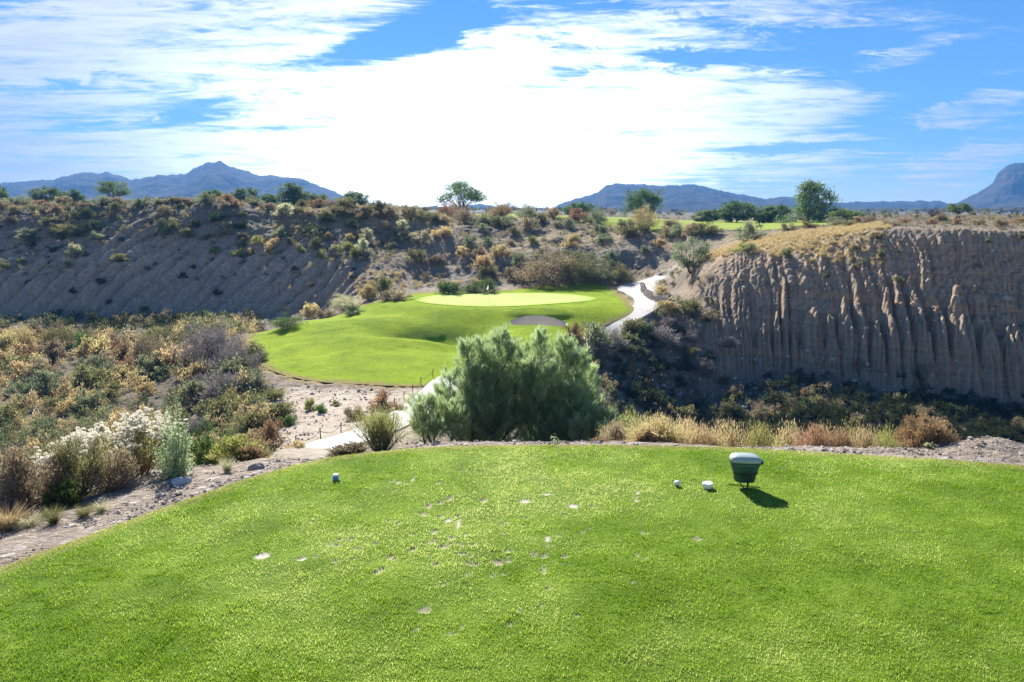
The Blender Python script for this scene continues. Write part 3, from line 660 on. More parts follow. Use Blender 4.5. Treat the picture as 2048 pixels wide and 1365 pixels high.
# --- shrubs that stand out, one by one: kind, photo column and foot row, width, height, label
for k, u, v, w, h, lab in [
 ('green',900,588,56,30,'rounded green shrub on the back edge of the green, left of the flag'),
 ('green',966,586,58,34,'bushy green shrub behind the flag on the green'),
 ('sage',935,586,40,18,'low grey-green shrub filling between two green shrubs behind the green'),
 ('brown',1096,568,140,64,'broad brown-topped shrub mound shading the back right of the green'),
 ('olive',1148,566,90,62,'tall olive shrub beside the brown mound behind the green'),
 ('sage',1194,566,80,46,'rounded grey-green shrub between the olive shrub and the cart path'),
 ('olive',1240,566,60,40,'olive shrub at the bend of the cart path behind the green'),
 ('pale',688,622,64,36,'pale lumpy cream-green shrub on the upper left shoulder of the lawn'),
 ('gold',736,601,40,36,'golden dry shrub at the foot of the far bank left of the green'),
 ('olive',765,594,50,42,'tall olive shrub above the brown dome left of the green'),
 ('brown',790,601,58,26,'low brown dome shrub at the left end of the green'),
 ('sage',706,630,44,22,'low grey-green shrub just below the pale lumpy shrub'),
 ('green',574,656,74,28,'wide bright grey-green shrub at the upper left lawn edge'),
 ('gold',622,637,42,32,'golden feathery shrub behind the upper left lawn edge'),
 ('brown',654,637,40,24,'dark brown shrub beside the golden shrub at the lawn edge'),
 ('grey',505,663,60,22,'low grey shrub behind the far left tip of the lawn'),
 ('pale',468,668,52,22,'pale shrub at the head of the grey thicket left of the lawn'),
 ('grey',430,728,124,86,'big silvery grey leafless shrub on the slope left of the lawn'),
 ('grey',474,748,98,64,'brownish grey shrub hanging over the slope by the lawn edge'),
 ('sage',468,770,88,56,'grey-green shrub just below the straw edge of the lawn'),
 ('sage',500,792,92,54,'spreading grey-green shrub under the lower left lawn corner'),
 ('grey',452,804,86,62,'grey shrub midway down the slope left of the sand'),
 ('olive',548,800,46,28,'olive shrub on the upper edge of the sandy ground'),
 ('olive',440,842,78,58,'dark-hearted olive shrub halfway down the slope above the white flowers'),
 ('olive',505,865,66,46,'olive shrub with a shaded base left of the sand'),
 ('olive',560,838,66,44,'olive-gold shrub along the left edge of the sand'),
 ('green',575,852,40,28,'small green shrub on the left margin of the sand'),
 ('rust',545,893,62,56,'rust-topped shrub at the lower left end of the sand'),
 ('sage',490,880,30,26,'small grey-green tuft shrub on the steep brown slope'),
 ('lime',620,822,28,26,'small green shrub standing alone on the sand'),
 ('green',643,826,24,24,'small green shrub beside the lone one on the sand'),
 ('lime',672,812,18,11,'tiny sprig of green on the middle of the sand'),
 ('brown',712,840,48,34,'brown rounded shrub on the sand near the cart path'),
 ('rust',768,820,58,40,'rust and green shrub on the sand beside the cart path'),
 ('brown',800,822,26,18,'small brown shrub at the edge of the path'),
 ('gold',590,905,40,26,'golden dry shrub by the bottom of the path'),
 ('rust',1150,690,38,46,'pinkish brown shrub at the lawn edge above the tall tamarisk'),
 ('sage',1178,700,78,58,'rounded grey-green shrub on the ridge below the path'),
 ('grey',1222,700,60,44,'grey shrub on the ridge under the path edge'),
 ('olive',1262,668,60,36,'olive shrub between the path and the ravine'),
 ('grey',1310,690,70,40,'grey shrub on the shaded bank below the stone wall'),
 ('gold',1332,622,50,22,'golden grass shrub below the low stone wall'),
 ('olive',1384,632,60,40,'olive shrub at the left end of the fluted cliff'),
 ('brown',1418,640,50,26,'brown shrub against the left end of the fluted cliff'),
 ('gold',1322,590,26,20,'golden shrub above the low stone wall'),
 ('sage',1500,482,56,38,'round grey-green shrub on the rim between the fairway and the cliff'),
 ('olive',1575,516,26,22,'olive shrub alone on the golden grass of the cliff top'),
 ('lime',1490,502,44,15,'yellow-green shrub on the skyline of the golden cliff shoulder'),
 ('gold',1286,460,62,46,'big yellowish dry shrub in front of the dark tree on the fairway'),
 ('brown',1340,453,40,16,'low brown shrub in the shade right of the yellowish dry shrub'),
 ('pale',565,432,44,26,'pale feathery shrub on the crest below the feathery trees'),
 ('pale',66,402,36,14,'pale shrub on the skyline at the far left'),
 ('lime',240,520,34,12,'pale tuft shrub on the gullied bank at left'),
 ('olive',150,470,70,26,'olive shrub patch high on the left bank'),
 ('lime',122,478,46,26,'yellow-green shrub high on the left bank beside the olive patch'),
 ('pale',150,520,34,32,'pale solitary shrub on the gullied left bank'),
 ('dark',1905,830,40,22,'dark shrub at the foot of the columns on the right'),
 ('dark',1800,832,50,26,'dark green shrub on the gravel fan under the cliff columns'),
 ('brown',1850,836,40,26,'brown shrub beside the dark one under the cliff columns'),
 ('dark',1700,778,30,16,'small dark shrub where the gravel fan meets the cliff'),
 ]: shrub(k, u, v, w, h, lab)

# --- scattered shrubs, each its own object; label completed by rank below
def zone_scatter(n, poly, kinds, wr, hr, zone, seed, mind=14):
    r = random.Random(seed); P = np.array(poly, float); got = []
    tries = 0
    while len(got) < n and tries < n*40:
        tries += 1
        u = r.uniform(P[:, 0].min(), P[:, 0].max()); v = r.uniform(P[:, 1].min(), P[:, 1].max())
        if not inside(P, np.array([u]), np.array([v]))[0]: continue
        if any(abs(u-a) < mind*1.3 and abs(v-b) < mind*.7 for a, b in got): continue
        x, y, z = hit(u, v)[0]
        if not clear_of(np.array([x]), np.array([y]))[0] or y > 149: continue
        got.append((u, v)); w = r.uniform(*wr)
        shrub(r.choices([k for k, _ in kinds], [q for _, q in kinds])[0], u, v, w, w*r.uniform(*hr), None, zone)
zone_scatter(34, [(0,404),(400,398),(520,405),(760,424),(760,442),(500,424),(380,410),(0,424)], [('rust',1.6),('brown',3),('olive',2.5),('sage',2)], (26,44), (.4,.6), 'on the crest of the left bank', 1, 16)
zone_scatter(26, [(0,425),(380,415),(700,440),(740,470),(420,480),(0,490)], [('dark',3),('brown',3),('olive',2),('sage',1)], (24,44), (.5,.7), 'high on the left bank', 2)
zone_scatter(22, [(400,470),(740,480),(760,520),(620,520),(420,510)], [('lime',4),('olive',2),('pale',1),('gold',1)], (18,34), (.6,.9), 'midway up the bank left of the green', 3, 18)
zone_scatter(16, [(0,500),(380,520),(720,530),(700,580),(300,640),(0,600)], [('dark',3),('olive',1),('brown',1)], (12,22), (.6,.9), 'among the rills of the left bank', 4, 24)
zone_scatter(40, [(760,440),(1080,446),(1310,470),(1330,540),(1180,545),(1000,560),(800,540)], [('sage',4),('olive',3),('gold',1.5),('brown',2),('pale',.6)], (18,44), (.5,.75), 'on the hillside behind the green', 5, 20)
zone_scatter(22, [(760,430),(1080,434),(1420,462),(1420,480),(1080,452),(760,446)], [('rust',1),('brown',3),('olive',2),('sage',2.5)], (30,50), (.5,.7), 'along the rim above the green', 6, 18)
zone_scatter(14, [(1560,452),(1740,446),(2048,446),(2048,456),(1740,455),(1570,472)], [('rust',4),('brown',3),('olive',1)], (20,40), (.4,.6), 'on the top rim of the fluted cliff', 7, 16)
zone_scatter(16, [(1450,500),(1600,470),(2048,470),(2048,600),(1600,560)], [('sage',2),('olive',2),('brown',2)], (10,22), (.5,.8), 'on the upper face of the fluted cliff', 8, 24)
zone_scatter(26, [(1230,740),(1500,760),(2048,820),(2048,880),(1230,870)], [('dark',4),('brown',2),('rust',.7),('olive',1)], (26,52), (.55,.8), 'in the shaded ravine under the fluted cliff', 9, 22)
zone_scatter(16, [(1180,700),(1330,650),(1470,700),(1400,760),(1230,740)], [('grey',2),('dark',2),('olive',2),('brown',1)], (28,52), (.55,.8), 'on the bank between path and ravine', 10, 20)
zone_scatter(40, [(0,690),(330,690),(420,760),(420,850),(330,800),(0,860)], [('gold',4),('olive',3),('sage',2),('rust',2),('green',1.5),('brown',2)], (40,80), (.55,.85), 'in the sunlit wash at left', 11, 24)
zone_scatter(20, [(330,790),(520,700),(560,790),(500,900),(420,920)], [('olive',3),('sage',2),('grey',1.5),('brown',1.5),('green',1)], (36,64), (.55,.8), 'on the slope below the left lawn edge', 12, 22)

ORD = ['leftmost', 'second from left', 'third from left', 'fourth from left', 'fifth from left', 'sixth from left', 'seventh from left', 'eighth from left', 'ninth from left', 'tenth from left', 'eleventh from left', 'twelfth from left']
def finish_labels():
    zones = {}
    for q in RECS: zones.setdefault((q['zone'], q['kind']), []).append(q)
    for (zone, kind), L in zones.items():
        hs = sorted(q['h'] for q in L); parts = {}
        if len(L) > 4:
            md = hs[len(hs)//2]
            for q in L: parts.setdefault('larger' if q['h'] >= md else 'smaller', []).append(q)
        else: parts[''] = L
        for sz, M in parts.items():
            M.sort(key=lambda q: q['u'])
            for i, q in enumerate(M):
                nm = (sz+' ' if sz else '')+WORD[kind]
                if len(M) == 1: q['o']['label'] = f'the {nm} shrub {zone}'
                elif i == len(M)-1: q['o']['label'] = f'rightmost {nm} shrub {zone}'
                elif i < len(ORD): q['o']['label'] = f'{nm} shrub {zone}, {ORD[i]}'
                else: q['o']['label'] = f'{nm} shrub {zone}, right of the middle'
                q['o']['group'] = 'shrubs '+zone

# --- ground-covering brush nobody could count
M_brush, nt = newmat('mixed_brush')
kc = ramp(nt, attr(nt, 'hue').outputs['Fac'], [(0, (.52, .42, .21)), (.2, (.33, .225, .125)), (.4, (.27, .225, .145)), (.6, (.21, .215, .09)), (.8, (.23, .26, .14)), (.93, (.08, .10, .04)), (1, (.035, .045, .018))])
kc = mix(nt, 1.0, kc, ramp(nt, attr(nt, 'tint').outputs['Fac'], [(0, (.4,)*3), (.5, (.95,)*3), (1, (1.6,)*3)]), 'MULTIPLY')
out(nt, N(nt, 'ShaderNodeMixShader', {0: .5, 1: N(nt, 'ShaderNodeBsdfDiffuse', {'Color': kc}).outputs[0], 2: N(nt, 'ShaderNodeBsdfTranslucent', {'Color': kc}).outputs[0]}).outputs[0])
LOW = []
for s in range(6):
    mb = MB(); dome(mb, 300+s, 11, 210, .16, .055, .52, .35, .075, 0, .1, .4); LOW.append((np.vstack(mb.V), np.concatenate(mb.T)))
LOWG = []
for s in range(3):
    mb = MB(); tuft(mb, 330+s, 70, 1.0, .05); LOWG.append((np.vstack(mb.V), np.concatenate(mb.T)))
LOWF = []
for s in range(4):
    mb = MB(); dome(mb, 360+s, 26, 950, .085, .010, .5, .9, .05, .006, .2, .4); LOWF.append((np.vstack(mb.V), np.concatenate(mb.T)))
LOWM = []
for s in range(5):
    mb = MB(); dome(mb, 380+s, 16, 480, .11, .034, .52, .35, .07, 0, .1, .45); LOWM.append((np.vstack(mb.V), np.concatenate(mb.T)))
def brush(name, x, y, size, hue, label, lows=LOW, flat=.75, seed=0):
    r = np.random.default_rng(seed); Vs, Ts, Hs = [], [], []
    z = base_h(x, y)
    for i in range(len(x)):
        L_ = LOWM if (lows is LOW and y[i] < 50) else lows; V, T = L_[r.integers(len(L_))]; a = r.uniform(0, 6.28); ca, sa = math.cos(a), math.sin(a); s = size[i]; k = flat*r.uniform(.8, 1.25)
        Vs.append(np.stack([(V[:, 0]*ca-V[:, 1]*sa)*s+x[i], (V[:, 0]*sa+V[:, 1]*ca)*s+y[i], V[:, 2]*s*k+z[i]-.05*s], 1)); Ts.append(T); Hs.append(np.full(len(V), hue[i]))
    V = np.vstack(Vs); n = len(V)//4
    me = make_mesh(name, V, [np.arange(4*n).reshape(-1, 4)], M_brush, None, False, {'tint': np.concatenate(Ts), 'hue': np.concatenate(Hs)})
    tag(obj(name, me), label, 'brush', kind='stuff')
def field(n, u0, u1, y0, y1, seed, cond=None, dens=None):
    r = np.random.default_rng(seed); t0, t1 = (u0-CX)/1480, (u1-CX)/1480
    y = np.sqrt(r.uniform(y0**2, y1**2, n)); x = r.uniform(t0, t1, n)*y
    k = look(KT, x, y); ok = clear_of(x, y)
    if cond: ok &= cond(x, y, k)
    if dens: ok &= r.random(n) < dens(x, y, k)
    return x[ok], y[ok], r
def pick(r, n, opts):
    v = np.array([o[0] for o in opts]); p = np.array([o[1] for o in opts], float)
    return np.clip(r.choice(v, n, p=p/p.sum()) + r.normal(0, .05, n), 0, 1)
insand = lambda x, y: inside(SAND, x, y)
x, y, r = field(2600, -120, 520, 28, 88, 21, lambda x, y, k: (k > 2.4) & (k < 7.15) & ~insand(x, y), lambda x, y, k: .35+.9*sst(-.2, .2, fbm(x*.08, y*.08, 3, 501)))
hu = np.where(fbm(x*.05, y*.05, 2, 502) > .0, pick(r, len(x), [(0, 5), (.2, 1), (.6, 2), (.4, 1)]), pick(r, len(x), [(.6, 3), (.8, 2), (0, 2.5), (1, .5)]))
hu = np.where(y > 76, pick(r, len(x), [(1, 4), (.4, 2), (.6, 1)]), hu)
brush('wash_brush', x, y, .45+1.5*r.random(len(x))**1.8, hu, 'golden and olive brush covering the floor of the left wash', seed=1)
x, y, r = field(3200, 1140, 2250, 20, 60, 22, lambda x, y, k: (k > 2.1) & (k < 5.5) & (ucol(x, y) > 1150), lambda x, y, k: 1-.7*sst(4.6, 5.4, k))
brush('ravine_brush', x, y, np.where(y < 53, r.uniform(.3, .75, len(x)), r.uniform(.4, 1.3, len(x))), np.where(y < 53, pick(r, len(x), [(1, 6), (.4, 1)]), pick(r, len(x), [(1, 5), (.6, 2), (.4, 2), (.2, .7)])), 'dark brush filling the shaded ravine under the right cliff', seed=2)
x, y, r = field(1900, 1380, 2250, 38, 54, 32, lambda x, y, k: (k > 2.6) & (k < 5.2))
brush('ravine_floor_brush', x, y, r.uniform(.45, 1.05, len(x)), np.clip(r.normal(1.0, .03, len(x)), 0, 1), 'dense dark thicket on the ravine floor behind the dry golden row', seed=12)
x, y, r = field(1500, 560, 1420, 80, 126, 23, lambda x, y, k: (k > 7.05) & (k < 9.9), lambda x, y, k: .25+.8*sst(-.25, .2, fbm(x*.09, y*.09, 3, 503)))
brush('hillside_brush', x, y, r.uniform(.25, .85, len(x)), pick(r, len(x), [(0, 4), (.2, .4), (.4, 3), (.6, 2.5), (.8, 2.5)]), 'mixed dry brush over the hillside behind the green', seed=3)
x, y, r = field(2200, -150, 800, 90, 112, 24, lambda x, y, k: (k > 7.6) & (k < 9.3), lambda x, y, k: .15+.95*sst(-.15, .25, fbm(x*.06, y*.10, 3, 504)+.35*(k-8.3)))
brush('bank_brush', x, y, r.uniform(.3, .95, len(x)), pick(r, len(x), [(.4, 3), (.6, 2), (1, 3), (.8, 1.5), (0, .6)]), 'dark and brown brush on the upper part of the left bank', seed=4)
x, y, r = field(2600, -150, 2250, 58, 165, 25, lambda x, y, k: (k > 8.75) & ((ucol(x, y) < 1440) | (ucol(x, y) > 1560) | (k > 9)))
brush('plateau_brush', x, y, r.uniform(.3, .8, len(x))*np.where(ucol(x, y) < 700, .75, 1), pick(r, len(x), [(.2, 1.5), (.4, 3), (.6, 2), (.8, 1.5), (0, 2)]), 'low rusty brush spread over the flat ground above the banks', seed=5)
x, y, r = field(700, 1120, 1420, 44, 86, 26, lambda x, y, k: (k > 4.4) & (k < 7.3) & (ucol(x, y) > 1130), lambda x, y, k: 1-.75*sst(1300, 1360, ucol(x, y)))
brush('ridge_brush', x, y, r.uniform(.35, 1.1, len(x)), pick(r, len(x), [(.8, 2.5), (.6, 2), (.4, 2), (1, 2.5), (0, .6)]), 'grey and olive brush on the ridge between path and ravine', seed=6)
x, y, r = field(760, 300, 2250, 12.5, 26, 27, lambda x, y, k: (k > 1.25) & (k < 3.2) & ((ucol(x, y) < 520) | (ucol(x, y) > 1180)))
brush('slope_brush', x, y, r.uniform(.3, .9, len(x)), pick(r, len(x), [(0, 5), (.2, 2.5), (.6, 1.5)]), 'dry golden brush on the slope falling away below the tee', LOWF, .8, seed=7)
x, y, r = field(500, 1440, 2250, 48, 74, 28, lambda x, y, k: (k > 5.6) & (k < 8.8), lambda x, y, k: .18+.5*sst(7.2, 8, k))
brush('cliff_brush', x, y, r.uniform(.15, .5, len(x)), pick(r, len(x), [(.8, 2), (.6, 2), (.4, 2), (0, 1)]), 'sparse small brush clinging to the fluted cliff', seed=8)
x, y, r = field(2600, 1400, 1760, 58, 84, 29, lambda x, y, k: (k > 6.9) & (k < 8.9))
brush('dry_grass', x, y, r.uniform(.2, .45, len(x)), np.clip(r.normal(.02, .04, len(x)), 0, 1), 'dry golden grass on the shoulder of the fluted cliff', LOWG, 1.0, seed=9)
x, y, r = field(2200, 560, 1330, 84, 112, 30, lambda x, y, k: (k > 7.1) & (k < 9), lambda x, y, k: sst(.0, .3, fbm(x*.07, y*.1, 3, 505)))
brush('hillside_grass', x, y, r.uniform(.25, .6, len(x)), np.clip(r.normal(.04, .05, len(x)), 0, 1), 'pale dry grass in patches on the hillside behind the green', LOWG, 1.0, seed=10)

x, y, r = field(3200, -100, 2150, 120, 750, 31, None, lambda x, y, k: np.clip(260/y, 0, 1))
brush('plain_brush', x, y, r.uniform(.8, 2.4, len(x)), pick(r, len(x), [(.4, 2), (.6, 3), (.8, 2), (1, 3)]), 'distant dark scrub on the plain before the mountains', seed=11)
# --- trees on the plateau
def tree_parts(seed, Hh, Wd, th, nb, ncl, nleaf, L, Wl, trunks=2, shape='round', leafy=True, trad=.16):
    r = np.random.default_rng(seed); tb = MB(); lb = MB()
    cz = th + (Hh-th)*.5; hz = (Hh-th)*.5; tops = []
    for i in range(trunks):
        ph = r.uniform(0, 6.28); q = np.array([math.cos(ph), math.sin(ph), 0])
        e = q*Wd*.13*(trunks > 1) + np.array([0, 0, th*r.uniform(.9, 1.25)]); e[:2] += r.normal(0, .08, 2)*Wd*.3
        P = curve(q*.15*(trunks > 1)+np.array([0, 0, -.3]), e, (.15, .15, .05), r, 6)
        tb.tube(P, np.linspace(trad, trad*.6, 6), 7, .5, 0, False); tops.append(P[-1])
    tops = np.array(tops); cl = []
    while len(cl) < ncl:
        p = r.normal(size=3); p /= np.linalg.norm(p); k = r.uniform(.25, 1)**.45
        if shape == 'umbrella': p[2] = abs(p[2])*1.0 - .35*(1-abs(p[2]))
        if shape == 'cone':
            h = r.random()**1.25; an = r.uniform(0, 6.28); q_ = math.sqrt(r.random())*(1-h*.8); p = np.array([math.cos(an)*q_, math.sin(an)*q_, h*2-1]); k = 1
        lump = 1 + .34*noise(np.array([p[0]*2.2+seed]), np.array([p[1]*2.2+p[2]*1.7]), seed)[0]
        c_ = np.array([p[0]*Wd*.5*k*lump, p[1]*Wd*.5*k*lump, cz + p[2]*hz*k*lump]); cl.append(c_)
    cl = np.array(cl)
    for c_ in cl[:nb]:
        s = tops[np.argmin(np.linalg.norm(tops-c_, axis=1))]; P = curve(s, c_, (.12*Wd*.3, .12*Wd*.3, .1*hz), r, 6)
        P[1:-1, 2] += .12*hz*np.sin(np.linspace(0, math.pi, 6))[1:-1]
        tb.tube(P, np.linspace(trad*.5, trad*.09, 6), 4, .5, 0, False)
        if not leafy:
            for _ in range(5):
                t = r.integers(2, 6); tb.tube(curve(P[t], P[t]+r.normal(0, .16*Wd, 3)+np.array([0, 0, .1*hz]), (.05, .05, .05), r, 4), np.linspace(trad*.14, trad*.04, 4), 3, .5, 0, False)
    if leafy:
        idx = r.integers(0, ncl, nleaf); ti = np.clip(r.normal(.5, .17, ncl), 0, 1)
        sig = Wd*.055
        P = cl[idx] + r.normal(0, 1, (nleaf, 3))*np.array([sig, sig, sig*.7]); P[:, 2] = np.maximum(P[:, 2], .15)
        D = r.normal(0, 1, (nleaf, 3)); D[:, 2] += .2
        if shape == 'cone': D[:, 2] += 1.2
        lb.leaves(P, D, L*r.uniform(.6, 1.3, nleaf), Wl*r.uniform(.7, 1.3, nleaf), np.clip(ti[idx]+r.normal(0, .13, nleaf), 0, 1), r, 0)
    return tb, lb
TREE = {}
def tree_kind(k):
    if k in TREE: return TREE[k]
    mat = FM['mesq']
    if k == 'broad': t = tree_parts(1, 6.2, 8.6, 1.2, 34, 80, 4600, .40, .14, 4, 'umbrella')
    elif k == 'mound': t = tree_parts(16, 7.5, 9, .2, 50, 110, 8000, .5, .12, 4, 'cone')
    elif k == 'round': t = tree_parts(2, 5, 6, .3, 20, 70, 6500, .40, .14, 2)
    elif k == 'bush': t = tree_parts(3, 3.4, 5, .1, 14, 60, 5600, .36, .14, 3)
    elif k == 'feather': t = tree_parts(4, 5.5, 5.5, .3, 20, 70, 6500, .55, .08, 3, 'cone')
    elif k == 'sparse': t = tree_parts(5, 5, 5.5, .9, 26, 44, 2400, .40, .10, 3)
    elif k == 'spread': t = tree_parts(6, 8, 9, .4, 40, 95, 9000, .48, .12, 3, 'round')
    elif k == 'sagetree': t = tree_parts(7, 3.6, 4.4, .1, 22, 70, 6500, .26, .07, 3); mat = FM['sage']
    elif k == 'small': t = tree_parts(8, 3, 3.6, 1.0, 14, 36, 2400, .26, .09, 2, 'umbrella')
    elif k == 'bare': t = tree_parts(9, 3.4, 4.6, .4, 34, 34, 0, 0, 0, 4, 'umbrella', False, .11)
    dims = {'mound': (7.5, 9), 'broad': (6.2, 8.6), 'round': (5, 6), 'bush': (3.4, 5), 'feather': (5.5, 5.5), 'sparse': (5, 5.5), 'spread': (8, 9), 'sagetree': (3.6, 4.4), 'small': (3, 3.6), 'bare': (3.4, 4.6)}[k]
    TREE[k] = (t[0].mesh('trunk', M_bark, True), t[1].mesh('crown', mat) if t[1].V else None, dims); return TREE[k]
def tree(k, u, vtop, vbase, w, Y, label, rot=None):
    tm, cm, (th, tw) = tree_kind(k); a, b = ray(u, vbase); x = float(a)*Y
    d = math.hypot(Y, 2)/F; h = (vbase-vtop)*d
    zg = gz(x, min(Y, 160)); top = H + float(ray(u, vtop)[1])*Y
    e = empty('bare_tree' if k == 'bare' else 'tree', (x, Y, zg-.05)); hh = max(top-zg, h*.6)
    ws = w*d/tw; hs = hh/th; e.scale = (ws, ws, hs); e.rotation_euler = (0, 0, random.uniform(0, 6.28) if rot is None else rot)
    tag(e, label, 'tree', 'trees along the plateau')
    obj('trunk', tm, e)
    if cm: obj('crown', cm, e)
    return e
for a in [
 ('round',-4,372,405,44,135,'dark tree cut by the left edge of the photo'),
 ('round',95,374,402,62,150,'wide green tree behind the pale shrub at the far left'),
 ('feather',152,383,402,50,150,'small feathery tree right of the wide tree at the far left'),
 ('broad',226,365,402,70,140,'dark two-lobed tree standing alone under the left mountain slope'),
 ('bush',422,380,402,42,135,'dark bushy tree on the crest below the mountain summit'),
 ('round',494,375,410,48,140,'small rounded tree right of the summit on the crest'),
 ('bush',452,392,410,36,142,'low dark bush tree between the dense crest trees'),
 ('bush',540,388,416,44,140,'low rounded tree left of the tall feathery one'),
 ('feather',588,373,416,104,138,'tall feathery tree above the pale shrub on the crest'),
 ('round',637,387,416,38,140,'small upright tree right of the tall feathery one'),
 ('round',710,383,420,54,135,'round leafy tree at the right foot of the left mountain'),
 ('broad',926,368,432,92,128,'large spreading multi-stemmed tree on the centre skyline'),
 ('bare',852,411,426,26,150,'small leafless tree left of the large spreading tree'),
 ('bare',1000,405,429,28,170,'left one of two faint leafless trees beside the large spreading tree'),
 ('bare',1026,403,429,28,172,'right one of two faint leafless trees beside the large spreading tree'),
 ('round',1161,404,437,58,135,'light green round tree at the foot of the mesa'),
 ('spread',1290,374,442,76,130,'tall dense tree in front of the mesa cliffs'),
 ('bush',1418,419,445,50,138,'low round tree at the left end of the right-hand tree row'),
 ('round',1474,402,446,84,134,'broad leafy tree second in the right-hand row'),
 ('bush',1546,410,447,66,132,'dense low tree left of the tallest tree on the right'),
 ('mound',1622,371,449,124,124,'tallest tree on the right with drooping branches'),
 ('bush',1695,420,456,60,104,'dark leafy bush tree right of the tallest tree'),
 ('sagetree',1672,434,458,40,98,'small grey-green round tree in front of the dark bush tree'),
 ('bare',1866,408,448,62,95,'leafless dark tree on the rim at right'),
 ('small',1918,406,447,48,92,'small green flat-topped tree beside the leafless tree'),
 ('sagetree',1385,482,548,80,77,'soft grey-green tree at the left end of the cliff shoulder'),
 ]: tree(*a)

# --- the tamarisks in front of the green
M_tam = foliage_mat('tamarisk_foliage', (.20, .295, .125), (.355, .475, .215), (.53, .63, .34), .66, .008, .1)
def tamarisk(seed, plumes, nsp):
    """plumes: (top x, top y, top z, radius)"""
    r = np.random.default_rng(seed); tb = MB(); lb = MB()
    for (px, py, pz, pr) in plumes:
        b0 = np.array([px*.25+r.normal(0, .15), py*.3+r.normal(0, .15), -.2]); P = curve(b0, (px, py, pz*.97), (.22, .22, .05), r, 12)
        tb.tube(P, np.linspace(.06, .012, 12), 6, .5, 0, False)
        for _ in range(int(nsp*pr*pz)):
            t = r.beta(1.35, 1.05); f = t*11; i = min(int(f), 10); q = P[i]*(1-f+i)+P[i+1]*(f-i)
            if q[2] < .25: continue
            rad = 1.18*pr*(math.sin(min(1, (1-t)*1.35+.14)*math.pi*.5))*(.55+.45*min(1, t*3))*r.uniform(.5, 1.12)
            ph = r.uniform(0, 6.28); o_ = np.array([math.cos(ph), math.sin(ph), 0])
            s0 = q + o_*rad*.15; s1 = q + o_*rad + np.array([0, 0, rad*r.uniform(.45, 1.3)+.12])
            tb.tube(curve(q, s1, (.03, .03, .03), r, 4), np.linspace(.010, .003, 4), 3, .5, 0, False)
            m = 84; tt = r.beta(2.0, 1.1, m)[:, None]; base = s0*(1-tt)+s1*tt + r.normal(0, 1, (m, 3))*(.035+.05*(1-tt))
            ax = (s1-s0)/(np.linalg.norm(s1-s0)+1e-6)
            D = ax*.9 + r.normal(0, .30, (m, 3)) + np.array([0, 0, .35])
            ti = np.clip(.5 + r.normal(0, .17), 0, 1)
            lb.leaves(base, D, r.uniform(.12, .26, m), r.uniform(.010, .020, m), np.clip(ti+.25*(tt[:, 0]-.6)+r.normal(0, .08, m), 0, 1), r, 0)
    return tb, lb
def put_tamarisk(u, Y, seed, plumes, nsp, label):
    a, b = ray(u, 800); x = float(a)*Y; z = gz(x, Y)
    e = empty('tamarisk', (x, Y, z)); tag(e, label, 'tree', 'tamarisks below the tee')
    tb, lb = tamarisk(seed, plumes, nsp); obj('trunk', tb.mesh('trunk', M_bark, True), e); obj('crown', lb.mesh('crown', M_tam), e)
    return e, z
def plume_list(u0, Y, z, L):
    o = []
    for (u, vt, dy, pr) in L:
        yy_ = Y+dy; a, b = ray(u, vt); a0, _ = ray(u0, 800)
        o.append((float(a)*yy_ - float(a0)*Y, dy, H+float(b)*yy_ - z, pr))
    return o
TY = 27.0
def zat(u, Y): a, _ = ray(u, 800); return gz(float(a)*Y, Y)
put_tamarisk(960, TY, 61, plume_list(960, TY, zat(960, TY), [(932,688,0,.75),(968,682,.5,.85),(1004,667,0,.95),(1028,690,-.6,.75),(948,735,-.8,.8),(902,742,0,.65),(880,785,-.4,.7),(1030,760,-.9,.8),(960,790,-1.1,.85),(905,812,-1.0,.75),(1005,805,-1.3,.85),(1040,730,.4,.8),(1050,770,-.9,.8),(1044,698,.4,.9),(1035,840,-1.2,.8),(865,812,.1,.6)]), 27, 'tall feathery grey-green tamarisk thicket, left half, by the cart path')
put_tamarisk(1110, TY, 62, plume_list(1110, TY, zat(1110, TY), [(1082,668,0,.95),(1128,680,.2,.95),(1156,706,0,.9),(1178,742,.2,.8),(1056,715,-.6,.75),(1190,772,-.3,.7),(1100,745,-1.0,.85),(1140,780,-1.1,.85),(1070,790,-1.1,.85),(1192,818,-.7,.75),(1115,830,-1.4,.85),(1046,800,-.6,.8),(1165,830,-1.2,.8)]), 27, 'tall feathery grey-green tamarisk thicket, right half, nearer the ravine')
put_tamarisk(872, 25.5, 63, plume_list(872, 25.5, zat(872, 25.5), [(862,800,0,.6),(890,812,-.2,.6),(846,832,-.2,.45),(880,845,-.5,.6)]), 44, 'small tamarisk at the left foot of the tall thicket')
put_tamarisk(1200, 25, 64, plume_list(1200, 25, zat(1200, 25), [(1188,812,0,.55),(1215,815,.2,.55),(1232,845,0,.42),(1165,832,-.2,.55),(1205,850,-.5,.5)]), 40, 'small tamarisk at the right foot of the tall thicket')

